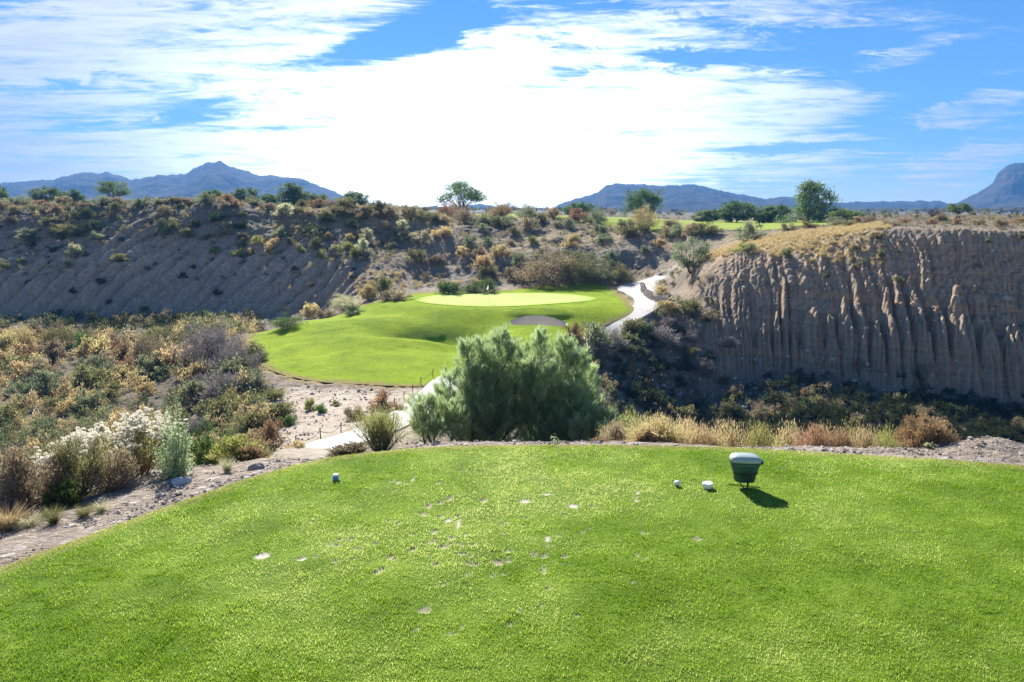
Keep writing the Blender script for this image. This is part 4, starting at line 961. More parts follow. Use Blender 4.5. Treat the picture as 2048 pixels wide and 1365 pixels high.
# --- plants close to the tee
def near_plant(name, label, cat, u, v, parts, Y=None, rot=None):
    """parts: (part name, MB, materials); built at full size around the foot"""
    if Y is None: x, y, z = hit(u, v)[0]
    else: a, b = ray(u, v); y = Y; x = float(a)*Y
    e = empty(name, (x, y, gz(x, y)-.02)); e.rotation_euler = (0, 0, random.uniform(0, 6.28) if rot is None else rot)
    tag(e, label, cat)
    for pn, mb, ms in parts: obj(pn, mb.mesh(pn, ms), e)
    return e
def big_shrub(seed, w, h, n_stem, n_leaf, L, Wd, kind, stems=M_twig, up=.4, gap=.05, low=.1, spread=.5, stemr=.007):
    """detailed shrub: returns foliage and stems"""
    fb = MB(); dome(fb, seed, n_stem, n_leaf, L/h, Wd/h, spread, up, gap, stemr/h, low, .3)
    sb = MB(); f2 = MB(); k = 0
    S = np.array([w, w, h])
    for V, T, in zip(fb.V, fb.T):
        pass
    f2.V = [v*S for v in fb.V]; f2.T = fb.T; f2.n = fb.n
    # split by material
    leaf = MB(); leaf.V = [np.vstack(f2.V)]; leaf.T = [np.concatenate(f2.T)]
    F4 = np.vstack(fb.F4); m4 = np.concatenate(fb.m4)
    def sub(mi):
        f = F4[m4 == mi]; us = np.unique(f); rm = np.full(fb.n, -1); rm[us] = np.arange(len(us)); q = MB(); q.add(leaf.V[0][us], rm[f], leaf.T[0][us], 0); return q
    return [('foliage', sub(0), FM[kind]), ('stems', sub(1), stems)]
near_plant('shrub', 'large dusty olive-brown shrub with dark stems at the left edge of the gravel', 'shrub', 60, 1012, big_shrub(401, 1.25, .98, 46, 9000, .045, .012, 'brown', M_bark, .35, .05), Y=9.6)
near_plant('shrub', 'dusty olive shrub right of the dark-stemmed one on the gravel bank', 'shrub', 165, 1006, big_shrub(402, 1.0, .92, 40, 8000, .042, .011, 'olive', M_bark, .35, .05), Y=9.9)
near_plant('shrub', 'reddish-stemmed brown shrub in front of the white flowers', 'shrub', 232, 1003, big_shrub(403, .85, .72, 46, 3200, .045, .008, 'brown', plain_mat('reddish_stems', (.34, .20, .12), .8, .25, 9), .8, .055, .2, .5), Y=10.0)
near_plant('shrub', 'small bright green shrub under the dusty shrubs', 'shrub', 128, 1012, big_shrub(404, .5, .33, 24, 2600, .04, .013, 'green', M_twig), Y=9.35)
near_plant('shrub', 'grey twiggy shrub at the left edge under the dusty shrub', 'shrub', 15, 1010, big_shrub(405, .8, .55, 50, 1500, .06, .006, 'grey', M_twig, .4), Y=9.3)
near_plant('shrub', 'dark green upright shrub just behind the pale leafy plant', 'shrub', 430, 905, big_shrub(406, .95, .95, 26, 5200, .05, .013, 'green', M_twig, .9), Y=12.6)
near_plant('shrub', 'olive-yellow dry shrub at the edge of the gravel right of the pale leafy plant', 'shrub', 470, 925, big_shrub(407, .8, .5, 30, 3600, .05, .010, 'lime', M_twig, .7), Y=12.0)
near_plant('shrub', 'rust-coloured dry shrub beside the rounded boulder on the gravel', 'shrub', 505, 930, big_shrub(408, .5, .3, 30, 2600, .04, .008, 'rust', M_twig, .6), Y=11.8)
# broom-like yellow-green shrub
def broom(seed, w, h, n, nl, mat=None, lo=.15, ll=1.0, tm=1.2):
    r = np.random.default_rng(seed); sb = MB(); fb = MB()
    for i in range(n):
        ph = r.uniform(0, 6.28); th = abs(r.normal(0, .5))+.05; th = min(th, tm)
        e = np.array([math.cos(ph)*math.sin(th)*w*.62, math.sin(ph)*math.sin(th)*w*.62, h*math.cos(th*.8)*r.uniform(.75, 1.03)])
        P = curve(np.array([math.cos(ph)*.04, math.sin(ph)*.04, -.05]), e, (.04, .04, .03), r, 7); P[:, 2] += .05*np.sin(np.linspace(0, math.pi, 7))
        sb.tube(P, np.linspace(.008, .002, 7), 4, .5, 0, False)
        t = lo+(1.03-lo)*r.random(nl)**.75; q = P[0]*(1-t[:, None])+P[-1]*t[:, None]; q[:, 2] += .05*np.sin(t*math.pi)
        sp = .015+.045*t[:, None]; q = q+r.normal(0, 1, (nl, 3))*sp
        D = (P[-1]-P[-3]); D = D/np.linalg.norm(D)+r.normal(0, .3, (nl, 3))+np.array([0, 0, .5])
        fb.leaves(q, D, ll*r.uniform(.035, .08, nl), ll*r.uniform(.004, .008, nl), np.clip(.25+.5*t+r.normal(0, .12, nl), 0, 1), r, 0)
    return [('foliage', fb, FM[mat or 'lime']), ('stems', sb, M_twig)]
near_plant('shrub', 'bright yellow-green broom-like shrub on the gravel rim in front of the path', 'shrub', 762, 906, broom(411, 1.05, .66, 120, 70), Y=11.45)
near_plant('shrub', 'dry brown low shrub at the left foot of the yellow-green broom-like shrub', 'shrub', 700, 912, big_shrub(412, .7, .2, 40, 2200, .04, .006, 'brown', M_twig, .8), Y=11.5)
# white-flowered shrub
def white_flowers(seed, w, h, n):
    r = np.random.default_rng(seed); sb = MB(); fb = MB(); hb = MB()
    for i in range(n):
        ph = r.uniform(0, 6.28); th = abs(r.normal(0, .62)); th = min(th, 1.25)
        e = np.array([math.cos(ph)*math.sin(th)*w*.55, math.sin(ph)*math.sin(th)*w*.55, h*(.55+.45*math.cos(th))*r.uniform(.82, 1.03)])
        P = curve(np.array([math.cos(ph)*.06, math.sin(ph)*.06, -.05]), e, (.05, .05, .03), r, 7)
        sb.tube(P, np.linspace(.007, .002, 7), 4, .5, 0, False)
        nl = 46; t = r.uniform(.4, .98, nl)[:, None]; q = P[0]*(1-t)+P[-1]*t+r.normal(0, .035, (nl, 3))
        fb.leaves(q, r.normal(0, .5, (nl, 3))+np.array([0, 0, .7]), r.uniform(.03, .06, nl), r.uniform(.006, .011, nl), np.clip(r.normal(.5, .2, nl), 0, 1), r, 0)
        if r.random() < .8:
            for _ in range(r.integers(4, 8)):
                c_ = P[-1]+r.normal(0, .045, 3); m = 34; d = r.normal(0, 1, (m, 3)); d[:, 2] = np.abs(d[:, 2])*.9
                hb.leaves(c_+d*.006, d, r.uniform(.024, .044, m), r.uniform(.009, .017, m), np.clip(r.normal(.6, .2, m), 0, 1), r, 0)
    return [('foliage', fb, FM['lime']), ('stems', sb, plain_mat('brown_stems', (.24, .15, .08), .8, .25, 9)), ('flower_heads', hb, foliage_mat('white_seed_fluff', (.60, .55, .42), (.80, .75, .62), (.88, .85, .75), .5, 0, .05))]
near_plant('shrub', 'shrub covered in fluffy white flower heads, left one of two', 'shrub', 190, 950, white_flowers(421, 1.5, .85, 95), Y=11.4)
near_plant('shrub', 'shrub with fluffy white flower heads leaning toward the pale leafy plant', 'shrub', 282, 950, white_flowers(422, 1.35, .90, 85), Y=11.0)
near_plant('shrub', 'low sprawling shrub with a few white heads behind the dusty shrub', 'shrub', 105, 950, white_flowers(423, .8, .62, 40), Y=11.2)
# pale leafy plant with tall spires
def spires(seed, stems):
    r = np.random.default_rng(seed); sb = MB(); fb = MB()
    for (ex, ey, hz, nl) in stems:
        P = curve(np.array([ex*.3, ey*.3, -.04]), (ex, ey, hz), (.03, .03, .01), r, 8); sb.tube(P, np.linspace(.008, .003, 8), 5, .5, 0, False)
        t = r.uniform(.05, 1, nl)[:, None]; f = t*7; i = np.minimum(f.astype(int), 6)[:, 0]; q = P[i]*(1-f+i[:, None])+P[i+1]*(f-i[:, None])
        sp = (.018+.085*np.clip(1-t, 0, .7)); q = q+r.normal(0, 1, (nl, 3))*sp*np.array([1, 1, .5])
        D = r.normal(0, 1, (nl, 3))+np.array([0, 0, .25]); s = (.55+.6*(1-t[:, 0]))
        fb.leaves(q, D, r.uniform(.035, .06, nl)*s, r.uniform(.022, .036, nl)*s, np.clip(r.normal(.5, .22, nl), 0, 1), r, 0)
    return [('foliage', fb, foliage_mat('pale_felted_leaves', (.17, .26, .11), (.36, .46, .23), (.58, .65, .42), .5, 0, .05)), ('stems', sb, M_twig)]
near_plant('leafy_plant', 'tall pale green leafy plant with upright spires beside the white rock', 'plant', 352, 972, spires(431, [(-.10,.02,.95,330),(-.02,.0,1.08,380),(.09,.05,1.20,420),(.2,.0,.70,300),(-.18,.05,.75,300),(.05,-.12,.6,320),(.26,.05,.62,260),(-.08,-.1,.55,300),(.14,.1,.8,300),(.0,.12,.7,260),(-.22,-.05,.5,220)]), Y=10.35, rot=0)
# tufts on the gravel
for i, (u, v, w, h, k, lab) in enumerate([
  (18,1062,75,40,'gold','big tan grass clump at the left edge of the gravel'), (8,1090,45,30,'gold','small tan grass clump in the lower left corner of the gravel'),
  (62,1078,55,24,'pale','flattened dry grass tuft on the gravel near the lawn'), (112,1072,42,32,'olive','spiky olive grass tuft in the middle of the gravel'),
  (168,1036,40,22,'olive','low olive grass tuft below the dusty shrubs'), (203,1024,34,18,'pale','small dry grass tuft below the reddish-stemmed shrub'),
  (30,1108,50,20,'olive','greenish flat grass tuft beside the lawn at lower left'),
  (455,945,30,26,'pale','thin pale grass tuft between the leafy plant and the boulder')]):
    mb = MB(); tuft(mb, 440+i, 420, 1.0, .018); x, y, z = hit(u, v)[0]; d = math.hypot(y, H)/F
    o = place_mesh('grass_tuft', mb.mesh('grass_tuft', FM[k]), x, y, w*d*.75, h*d*1.3, 'grass tuft', .02); o['label'] = lab; o['group'] = 'grass tufts on the gravel'
# dry shrubs in a row behind the right rim
for u, v, w, h, k, Y, lab in [
  (1262,892,90,66,'lime',15.5,'yellow-olive shrub right of the tamarisks behind the rim'), (1320,894,96,52,'gold',13.2,'wide golden spiky shrub left in the row behind the rim'),
  (1395,896,70,40,'gold',13.2,'golden shrub beside the wide golden one behind the rim'), (1375,888,40,46,'gold',14.2,'thin golden shrub rising between two golden ones'),
  (1455,895,60,44,'gold',13.6,'golden spiky shrub behind the seed bin'), (1520,899,64,48,'lime',13.6,'yellowish shrub right of the seed bin behind the rim'),
  (1575,900,56,50,'gold',14,'upright golden shrub left of the orange shrubs'), (1632,903,62,44,'rust',13,'orange-brown shrub left in the orange pair behind the rim'),
  (1682,905,58,36,'rust',12.8,'orange-brown shrub right in the orange pair behind the rim'), (1730,905,60,40,'gold',13.2,'golden shrub left of the big rust dome'),
  (1765,905,40,42,'lime',13.4,'small pale green shrub behind the golden one near the rust dome'), (1700,898,50,52,'lime',14.5,'yellow-green shrub standing up behind the orange pair'),
  (1232,893,46,40,'brown',14,'brown shrub at the right foot of the tamarisks')]:
    a, b = ray(u, v); x = float(a)*Y; d = math.hypot(Y, H)/F; top = H + float(ray(u, v-h)[1])*Y; zg = gz(x, Y); hh = top-zg
    for pn in [0]:
        ww = max(w*d*1.5, .3); e = near_plant('shrub', lab, 'shrub', u, v, broom(500+u, ww, max(hh, .35), 95, 110, k, .25, 1.25, .8), Y=Y)
        e['group'] = 'dry shrubs behind the rim of the tee'
rr_ = random.Random(77)
for i in range(12):
    u = 1290+i*44+rr_.uniform(-14, 14); v = 893+max(0, (u-1500)*.05); Y = rr_.uniform(12.6, 15); a, b = ray(u, v); d = math.hypot(Y, H)/F; hh = H+float(ray(u, v-rr_.uniform(22, 44))[1])*Y-gz(float(a)*Y, Y)
    kk_ = rr_.choice(['gold', 'gold', 'lime', 'olive'])
    e = near_plant('shrub', 'x', 'shrub', u, v, broom(900+i, rr_.uniform(40, 70)*d*1.4, max(hh, .35), 60, 80, kk_, .25, 1.2, .8), Y=Y); RECS.append(dict(o=e, zone='in the thin row behind the right rim', kind=kk_, u=u, h=hh))
near_plant('shrub', 'big rounded rust-orange shrub at the right end of the tee rim', 'shrub', 1848, 912, big_shrub(520, .92, .58, 90, 16000, .035, .006, 'rust', M_twig, .5, .045), Y=11.35)
near_plant('weed', 'small pale weed in front of the rust-orange dome', 'plant', 1857, 915, big_shrub(521, .18, .13, 14, 300, .03, .010, 'pale', M_twig), Y=10.9)
near_plant('weed', 'thin pale seedling standing on the rim in front of the tamarisks', 'plant', 1111, 884, spires(522, [(.02,0,.16,34),(-.02,.01,.10,20)]), Y=11.4)
near_plant('weed', 'tiny rusty weed on the rim at the right foot of the tamarisks', 'plant', 1200, 888, big_shrub(523, .3, .09, 24, 500, .03, .006, 'rust', M_twig), Y=11.4)

finish_labels()
# ------------------------------------------------------------------ stones
M_rock = plain_mat('grey_rock', (.34, .31, .28), .9, .3, 5, .2, .02, 14)
M_rockw = plain_mat('pale_rock', (.58, .57, .55), .85, .18, 5, .25, .015, 14)
def rock_arrays(seed, sub=2):
    import bmesh
    bm = bmesh.new(); bmesh.ops.create_icosphere(bm, subdivisions=sub, radius=1)
    V = np.array([v.co[:] for v in bm.verts]); Fc = np.array([[v.index for v in f.verts] for f in bm.faces]); bm.free()
    r = np.random.default_rng(seed)
    for _ in range(9):
        n = r.normal(size=3); n /= np.linalg.norm(n); dd = V@n; lim = r.uniform(.5, .8); V = V - np.maximum(dd-lim, 0)[:, None]*n*.95
    V *= 1 + .08*fbm(V[:, 0]*3+seed, V[:, 1]*3+V[:, 2]*2, 2, seed)[:, None]
    return V*np.array([1, r.uniform(.6, .9), r.uniform(.5, .75)]), Fc
RK = []
for s in range(5):
    V, Fc = rock_arrays(600+s, 3); mb = MB(); mb.add(V, Fc); RK.append(mb)
RKM = [m.mesh('rock', M_rock, False) for m in RK]; RKW = [m.mesh('rock', M_rockw, False) for m in RK]
for u, v, w, pale, lab in [(362,968,38,1,'big white angular rock at the foot of the pale leafy plant'), (515,940,36,0,'rounded grey boulder half buried beside the rust shrub'),
  (438,968,14,0,'grey stone on the gravel between the white rock and the lawn'), (494,958,16,1,'flat white stone touching the lawn edge'), (1018,889,10,0,'small grey stone on the rim left of the pale seedling'),
  (1166,891,12,1,'pale stone on the rim at the right foot of the tamarisks'), (1195,889,18,1,'long pale stone on the rim right of the tamarisks'), (1246,888,18,0,'dark round stone on the rim left of the golden shrubs'),
  (1272,891,12,1,'small pale stone between the dark round stone and the golden shrubs'), (1350,896,14,0,'grey stone on the rim above the white ball marker'), (1445,900,16,1,'pale flat stone on the rim behind the seed bin'),
  (1530,905,16,0,'grey stone on the rim just right of the seed bin'), (1612,908,16,0,'grey stone on the rim below the orange pair'), (1690,912,12,1,'pale stone on the rim between orange pair and rust dome'),
  (775,913,14,0,'dark stone under the yellow-green broom-like shrub'), (735,913,12,1,'pale stone left of the broom-like shrub base'), (660,921,12,0,'grey stone on the gravel left of the path bottom'),
  (160,1052,8,0,'small dark stone on the left gravel'), (250,1010,12,0,'grey stone near the reddish-stemmed shrub'), (610,921,13,0,'grey stone at the bottom of the cart path'), (575,927,14,1,'pale stone at the bottom left of the cart path'), (930,893,10,1,'small pale stone on the rim left of the tamarisks')]:
    x, y, z = hit(u, v)[0]; d = math.hypot(y, H)/F; s = w*d*.55
    o = bpy.data.objects.new('rock', (RKW if pale else RKM)[random.randrange(5)]); o.location = (x, y, z+s*.15); o.scale = (s, s, s); o.rotation_euler = (0, 0, random.uniform(-.5, .5))
    tag(link(o), lab, 'rock', 'rocks along the rim of the tee')
# loose gravel
def pebbles():
    r = np.random.default_rng(77); base = [rock_arrays(700+s, 1) for s in range(4)]; Vs, Fs, Ts, n = [], [], [], 0
    t = r.uniform(-.75, .75, 60000); y = r.uniform(5.5, 14.5, 60000); x = t*np.maximum(y, 8); k = look(KT, x, y)
    ok = ~inside(TEE, x, y) & (k < 1.7) & (r.random(len(x)) < np.where(k < 1.1, .55, .2)) & (fbm(x*.9, y*.9, 3, 710) > -.25)
    x, y = x[ok][:7000], y[ok][:7000]; z = base_h(x, y); s = np.exp(r.normal(-4.35, .55, len(x)))
    for i in range(len(x)):
        V, Fc = base[i % 4]; a = r.uniform(0, 6.28); ca, sa = math.cos(a), math.sin(a)
        Vs.append(np.stack([(V[:, 0]*ca-V[:, 1]*sa)*s[i]+x[i], (V[:, 0]*sa+V[:, 1]*ca)*s[i]+y[i], V[:, 2]*s[i]+z[i]+.2*s[i]], 1)); Fs.append(Fc+n); n += len(V); Ts.append(np.full(len(V), r.random()))
    m, nt = newmat('gravel_stones'); c = ramp(nt, attr(nt, 'tint').outputs['Fac'], [(0, (.20, .165, .14)), (.5, (.38, .32, .27)), (1, (.62, .57, .51))])
    out(nt, N(nt, 'ShaderNodeBsdfPrincipled', {'Base Color': c, 'Roughness': .9, 'Specular IOR Level': .2}).outputs[0])
    tag(obj('gravel', make_mesh('gravel', np.vstack(Vs), [np.vstack(Fs)], m, None, False, {'tint': np.concatenate(Ts)})), 'loose gravel strewn around the rim of the tee', 'gravel', kind='stuff')
pebbles()
def talus():
    r = np.random.default_rng(78); base = [rock_arrays(720+s, 1) for s in range(4)]; Vs, Fs, Ts, n = [], [], [], 0
    x1, y1, _ = field(9000, 1330, 2250, 44, 70, 41, lambda x, y, k: (k > 4.3) & (k < 7.6), lambda x, y, k: np.where(k < 5.5, .9, .25)*sst(52, 55, y))
    x2, y2, _ = field(2500, -150, 760, 82, 100, 42, lambda x, y, k: (k > 6.9) & (k < 8.4))
    x3, y3, _ = field(1500, 480, 900, 26, 46, 43, lambda x, y, k: (k > 2.5) & (k < 5))
    x = np.concatenate([x1, x2, x3]); y = np.concatenate([y1, y2, y3]); z = base_h(x, y); s = np.exp(r.normal(-2.45, .5, len(x)))*np.where(y < 46, .55, 1)
    for i in range(len(x)):
        V, Fc = base[i % 4]; a = r.uniform(0, 6.28); ca, sa = math.cos(a), math.sin(a)
        Vs.append(np.stack([(V[:, 0]*ca-V[:, 1]*sa)*s[i]+x[i], (V[:, 0]*sa+V[:, 1]*ca)*s[i]+y[i], V[:, 2]*s[i]+z[i]+.1*s[i]], 1)); Fs.append(Fc+n); n += len(V); Ts.append(np.full(len(V), r.random()))
    m, nt = newmat('bank_stones'); c = ramp(nt, attr(nt, 'tint').outputs['Fac'], [(0, (.26, .21, .17)), (.5, (.42, .36, .31)), (1, (.66, .62, .57))])
    out(nt, N(nt, 'ShaderNodeBsdfPrincipled', {'Base Color': c, 'Roughness': .9, 'Specular IOR Level': .2}).outputs[0])
    tag(obj('loose_stones', make_mesh('loose_stones', np.vstack(Vs), [np.vstack(Fs)], m, None, False, {'tint': np.concatenate(Ts)})), 'loose pale stones strewn over the banks and gravel fans', 'stones', kind='stuff')
talus()

# ------------------------------------------------------------------ things on the tee
def on_tee(u, v): a, b = ray(u, v); y = -H/float(b); return float(a)*y, y
def rings(mb, secs, n=40, p=3.2, mi=0, caps=(True, True)):
    """stack of rounded-square rings: (z, half width, half depth, dx, dy)"""
    a = np.linspace(0, 2*math.pi, n, endpoint=False); cx = np.sign(np.cos(a))*np.abs(np.cos(a))**(2/p); sy = np.sign(np.sin(a))*np.abs(np.sin(a))**(2/p)
    V = np.array([[(q[3]+cx*q[1]), (q[4]+sy*q[2]), np.full(n, q[0])] for q in secs]).transpose(0, 2, 1).reshape(-1, 3)
    i = np.arange(len(secs)-1)[:, None]*n; j = np.arange(n)[None]; j2 = (j+1) % n
    mb.add(V, np.stack([i+j, i+j2, i+n+j2, i+n+j], -1).reshape(-1, 4), .5, mi)
    for k, (q, o_) in enumerate(((secs[0], 0), (secs[-1], (len(secs)-1)*n))):
        if caps[k]:
            c = [[q[3], q[4], q[0]]]; t = np.arange(n); t2 = (t+1) % n
            mb.add(np.vstack([c, V[o_:o_+n]]), np.stack([0*t, 1+(t2 if k == 0 else t), 1+(t if k == 0 else t2)], 1), .5, mi)
M_bin = plain_mat('green_plastic', (.022, .075, .062), .38, .12, 3, .5, .0015, 160)
M_lid = plain_mat('green_lid_with_glare', (.32, .39, .37), .45, .12, 3, .5, .001, 160)  # lid green paled in its base colour to stand for sun glare
M_blk = plain_mat('black_metal', (.012, .012, .013), .45, .2, 8, .5)
bx, by = on_tee(1488, 974)
be = empty('seed_bin', (bx, by, tee_h(np.array([bx]), np.array([by]))[0])); be.rotation_euler = (0, 0, R(-6)); be.scale = (.91, .91, .94); tag(be, 'dark green plastic seed and sand bin with domed lid on a black stand', 'bin')
K = .66
def br_(mb, L, **k): rings(mb, [(z, w, w*K, dx, 0) for z, w, dx in L], 44, 3.4, **k)
m = MB(); br_(m, [(.082,.10,.0),(.085,.128,.0),(.105,.143,-.002),(.205,.156,-.004),(.207,.166,-.004),(.213,.171,-.004),(.300,.184,-.005),(.304,.185,-.005)], caps=(True, False)); obj('body', m.mesh('body', M_bin, True), be)
m = MB(); br_(m, [(.304,.181,-.005),(.306,.193,-.005),(.314,.197,-.005),(.345,.203,-.004),(.349,.198,-.004),(.352,.204,-.004),(.372,.207,-.004)], caps=(False, True)); obj('rim', m.mesh('rim', M_bin, True), be)
m = MB(); br_(m, [(.372,.200,-.004),(.374,.211,-.004),(.392,.213,-.004),(.405,.209,-.006),(.430,.192,-.012),(.447,.160,-.020),(.457,.12,-.026),(.462,.07,-.03),(.463,.02,-.03)]); ld = obj('lid', m.mesh('lid', M_lid, True), be)
m = MB(); rings(m, [(.335,.018,.05,.212,0),(.340,.024,.055,.214,0),(.378,.024,.055,.214,0),(.386,.016,.045,.210,0)], 20); obj('hinge', m.mesh('hinge', M_bin, True), be)
m = MB(); rings(m, [(.214,.168,.168*K+.004,-.004,0),(.214,.174,.174*K+.004,-.004,0),(.226,.176,.176*K+.004,-.004,0),(.226,.170,.170*K+.004,-.004,0)], 44, 3.4, caps=(False, False)); obj('strap', m.mesh('strap', M_blk, True), be)
m = MB(); m.box((.022, -.124, .13), (.026, .012, .24)); m.tube([(.022, -.120, .03), (.022, -.05, -.05)], .011, 8); obj('post', m.mesh('post', M_blk), be)
m = MB(); m.tube([(-.20, .06, .008), (.22, -.02, .008)], .006, 8); m.tube([(-.07, -.07, .14), (-.08, -.10, .09), (-.03, -.11, .03), (0.01, -.12, 0)], .007, 6); obj('foot_bar', m.mesh('foot_bar', M_blk, True), be)
M_white = plain_mat('white_plastic', (.80, .80, .78), .4, .05, 6, .4)
M_blue = plain_mat('blue_paint', (.10, .19, .50), .45, .15, 8, .4)
# white ball marker
x, y = on_tee(1354, 972); z = tee_h(np.array([x]), np.array([y]))[0]
e = empty('tee_marker', (x, y, z)); tag(e, 'small white ball-shaped tee marker left of the white disc', 'tee marker', 'tee markers')
m = MB(); rings(m, [(.018+.030*(1-math.cos(t))*1.0, max(.002, .040*math.sin(t)), max(.002, .040*math.sin(t)), 0, 0) for t in np.linspace(.25, math.pi, 12)], 24, 2); obj('ball', m.mesh('ball', M_white, True), e)
m = MB(); rings(m, [(-.02,.012,.012,0,0),(.0,.022,.022,0,0),(.022,.026,.026,0,0)], 16, 2); obj('stake', m.mesh('stake', M_blue, True), e)
# white disc
x, y = on_tee(1415, 976); z = tee_h(np.array([x]), np.array([y]))[0]
m = MB(); rings(m, [(.005,.058,.058,0,0),(.008,.063,.063,0,0),(.058,.066,.066,0,0),(.068,.065,.065,0,0),(.072,.060,.060,0,0),(.068,.054,.054,0,0),(.066,.03,.03,0,0)], 32, 2)
tag(obj('tee_marker', m.mesh('tee_marker', M_white, True), None, (x, y, z)), 'round white flat-topped tee marker between the ball marker and the bin', 'tee marker', 'tee markers')
# white and blue marker at left
x, y = on_tee(672, 960); z = tee_h(np.array([x]), np.array([y]))[0]
e = empty('tee_marker', (x, y, z)); e.rotation_euler = (0, 0, R(12)); tag(e, 'chunky white and blue tee marker alone on the left of the tee', 'tee marker', 'tee markers')
m = MB(); rings(m, [(.0,.036,.034,0,0),(.02,.045,.040,0,0),(.055,.046,.040,0,0),(.075,.038,.034,0,0),(.082,.024,.022,0,0)], 8, 2.6); obj('shell', m.mesh('shell', M_white), e)
m = MB(); rings(m, [(.012,.030,.006,-.006,-.041),(.02,.033,.006,-.006,-.042),(.05,.033,.006,-.006,-.042),(.06,.026,.006,-.006,-.038)], 12, 4); obj('face', m.mesh('face', M_blue), e)

# flag on the green
x, y, z = hit(977, 607)[0]
e = empty('flagstick', (x, y, z+.08)); tag(e, 'thin golf flagstick with limp white flag on the green', 'flag')
m = MB(); m.tube([(0, 0, -.1), (0, 0, 1.72)], .009, 8); obj('pole', m.mesh('pole', M_white, True), e)
m = MB(); g = np.array([[(-.012-.21*s*(.35+.65*t)+.02*math.sin(3*t), .05*math.sin(5*s+2*t)*s, 1.70-.40*t-.16*s*(1-.3*t)) for s in np.linspace(0, 1, 8)] for t in np.linspace(0, 1, 9)]).reshape(-1, 3)
i = np.arange(8)[:, None]*8; j = np.arange(7)[None]; m.add(g, np.stack([i+j, i+j+1, i+j+9, i+j+8], -1).reshape(-1, 4)); fl = obj('flag_cloth', m.mesh('flag_cloth', foliage_mat('white_flag_cloth', (.85,)*3, (.85,)*3, (.85,)*3, .6, 0, 0), True), e)
sm = fl.modifiers.new('thickness', 'SOLIDIFY'); sm.thickness = .004
m = MB(); rings(m, [(-.076,.054,.054,0,0),(.004,.054,.054,0,0),(.004,.050,.050,0,0),(-.076,.048,.048,0,0)], 24, 2, caps=(False, False)); obj('hole_cup', m.mesh('hole_cup', M_blk, True), e)

# rope fence along the left side of the path
M_rust = plain_mat('rusty_steel', (.10, .06, .04), .8, .3, 20, .3)
i0 = [i for i in range(len(PV)) if 24.5 < PV[i, 1, 1] < 46]
lft = PV[:, 1] if PV[i0[0], 1, 0] < PV[i0[0], 7, 0] else PV[:, 7]
FP = lft[i0]; T = np.gradient(FP[:, :2], axis=0); T /= np.linalg.norm(T, axis=1, keepdims=True)
FP2 = FP[:, :2] + np.stack([-T[:, 1], T[:, 0]], 1)*.35; seg = np.concatenate([[0], np.cumsum(np.linalg.norm(np.diff(FP2, axis=0), axis=1))])
fe = empty('rope_fence', (FP2[0, 0], FP2[0, 1], 0)); tag(fe, 'low rusty stake fence with sagging rope along the cart path', 'fence')
ox, oy = FP2[0]; tops = []
for s in np.arange(.3, seg[-1], 2.1):
    px_, py_ = np.interp(s, seg, FP2[:, 0]), np.interp(s, seg, FP2[:, 1]); pz_ = gz(px_, py_); m = MB(); ln = random.uniform(-.06, .06)
    m.tube([(px_-ox, py_-oy, pz_-.2), (px_-ox+ln, py_-oy, pz_+.55)], .022, 6); obj('post', m.mesh('post', M_rust), fe); tops.append((px_-ox+ln*.8, py_-oy, pz_+.45))
m = MB()
for a_, b_ in zip(tops[:-1], tops[1:]): m.tube([np.array(a_)*(1-t)+np.array(b_)*t-np.array([0, 0, .8*t*(1-t)]) for t in np.linspace(0, 1, 7)], .011, 4, cap=False)
obj('rope', m.mesh('rope', M_rust), fe)
# stone wall along the right of the upper path
wp_ = hit([1284,1290,1302,1318,1336,1346], [578,590,600,606,611,615])[:, :2]; wp_ = chaikin(wp_, 2)
we = MB(); r = np.random.default_rng(9); rv, rf = rock_arrays(800, 2)
seg = np.concatenate([[0], np.cumsum(np.linalg.norm(np.diff(wp_, axis=0), axis=1))])
for lay in range(3):
    for s in np.arange(r.uniform(0, .3), seg[-1], .42):
        px_, py_ = np.interp(s, seg, wp_[:, 0]), np.interp(s, seg, wp_[:, 1]); V, Fc = rock_arrays(810+r.integers(6), 2)
        we.add(V*np.array([.30, .26, .24])*r.uniform(.8, 1.15)+np.array([px_+r.normal(0, .04), py_+r.normal(0, .04), gz(px_, py_)+.1+lay*.23]), Fc)
tag(obj('stone_wall', we.mesh('stone_wall', plain_mat('wall_stone', (.40, .34, .28), .9, .3, 3, .2, .02, 10))), 'low dry-stone wall holding the slope beside the upper path', 'wall')
HAZE = 3.4e-4
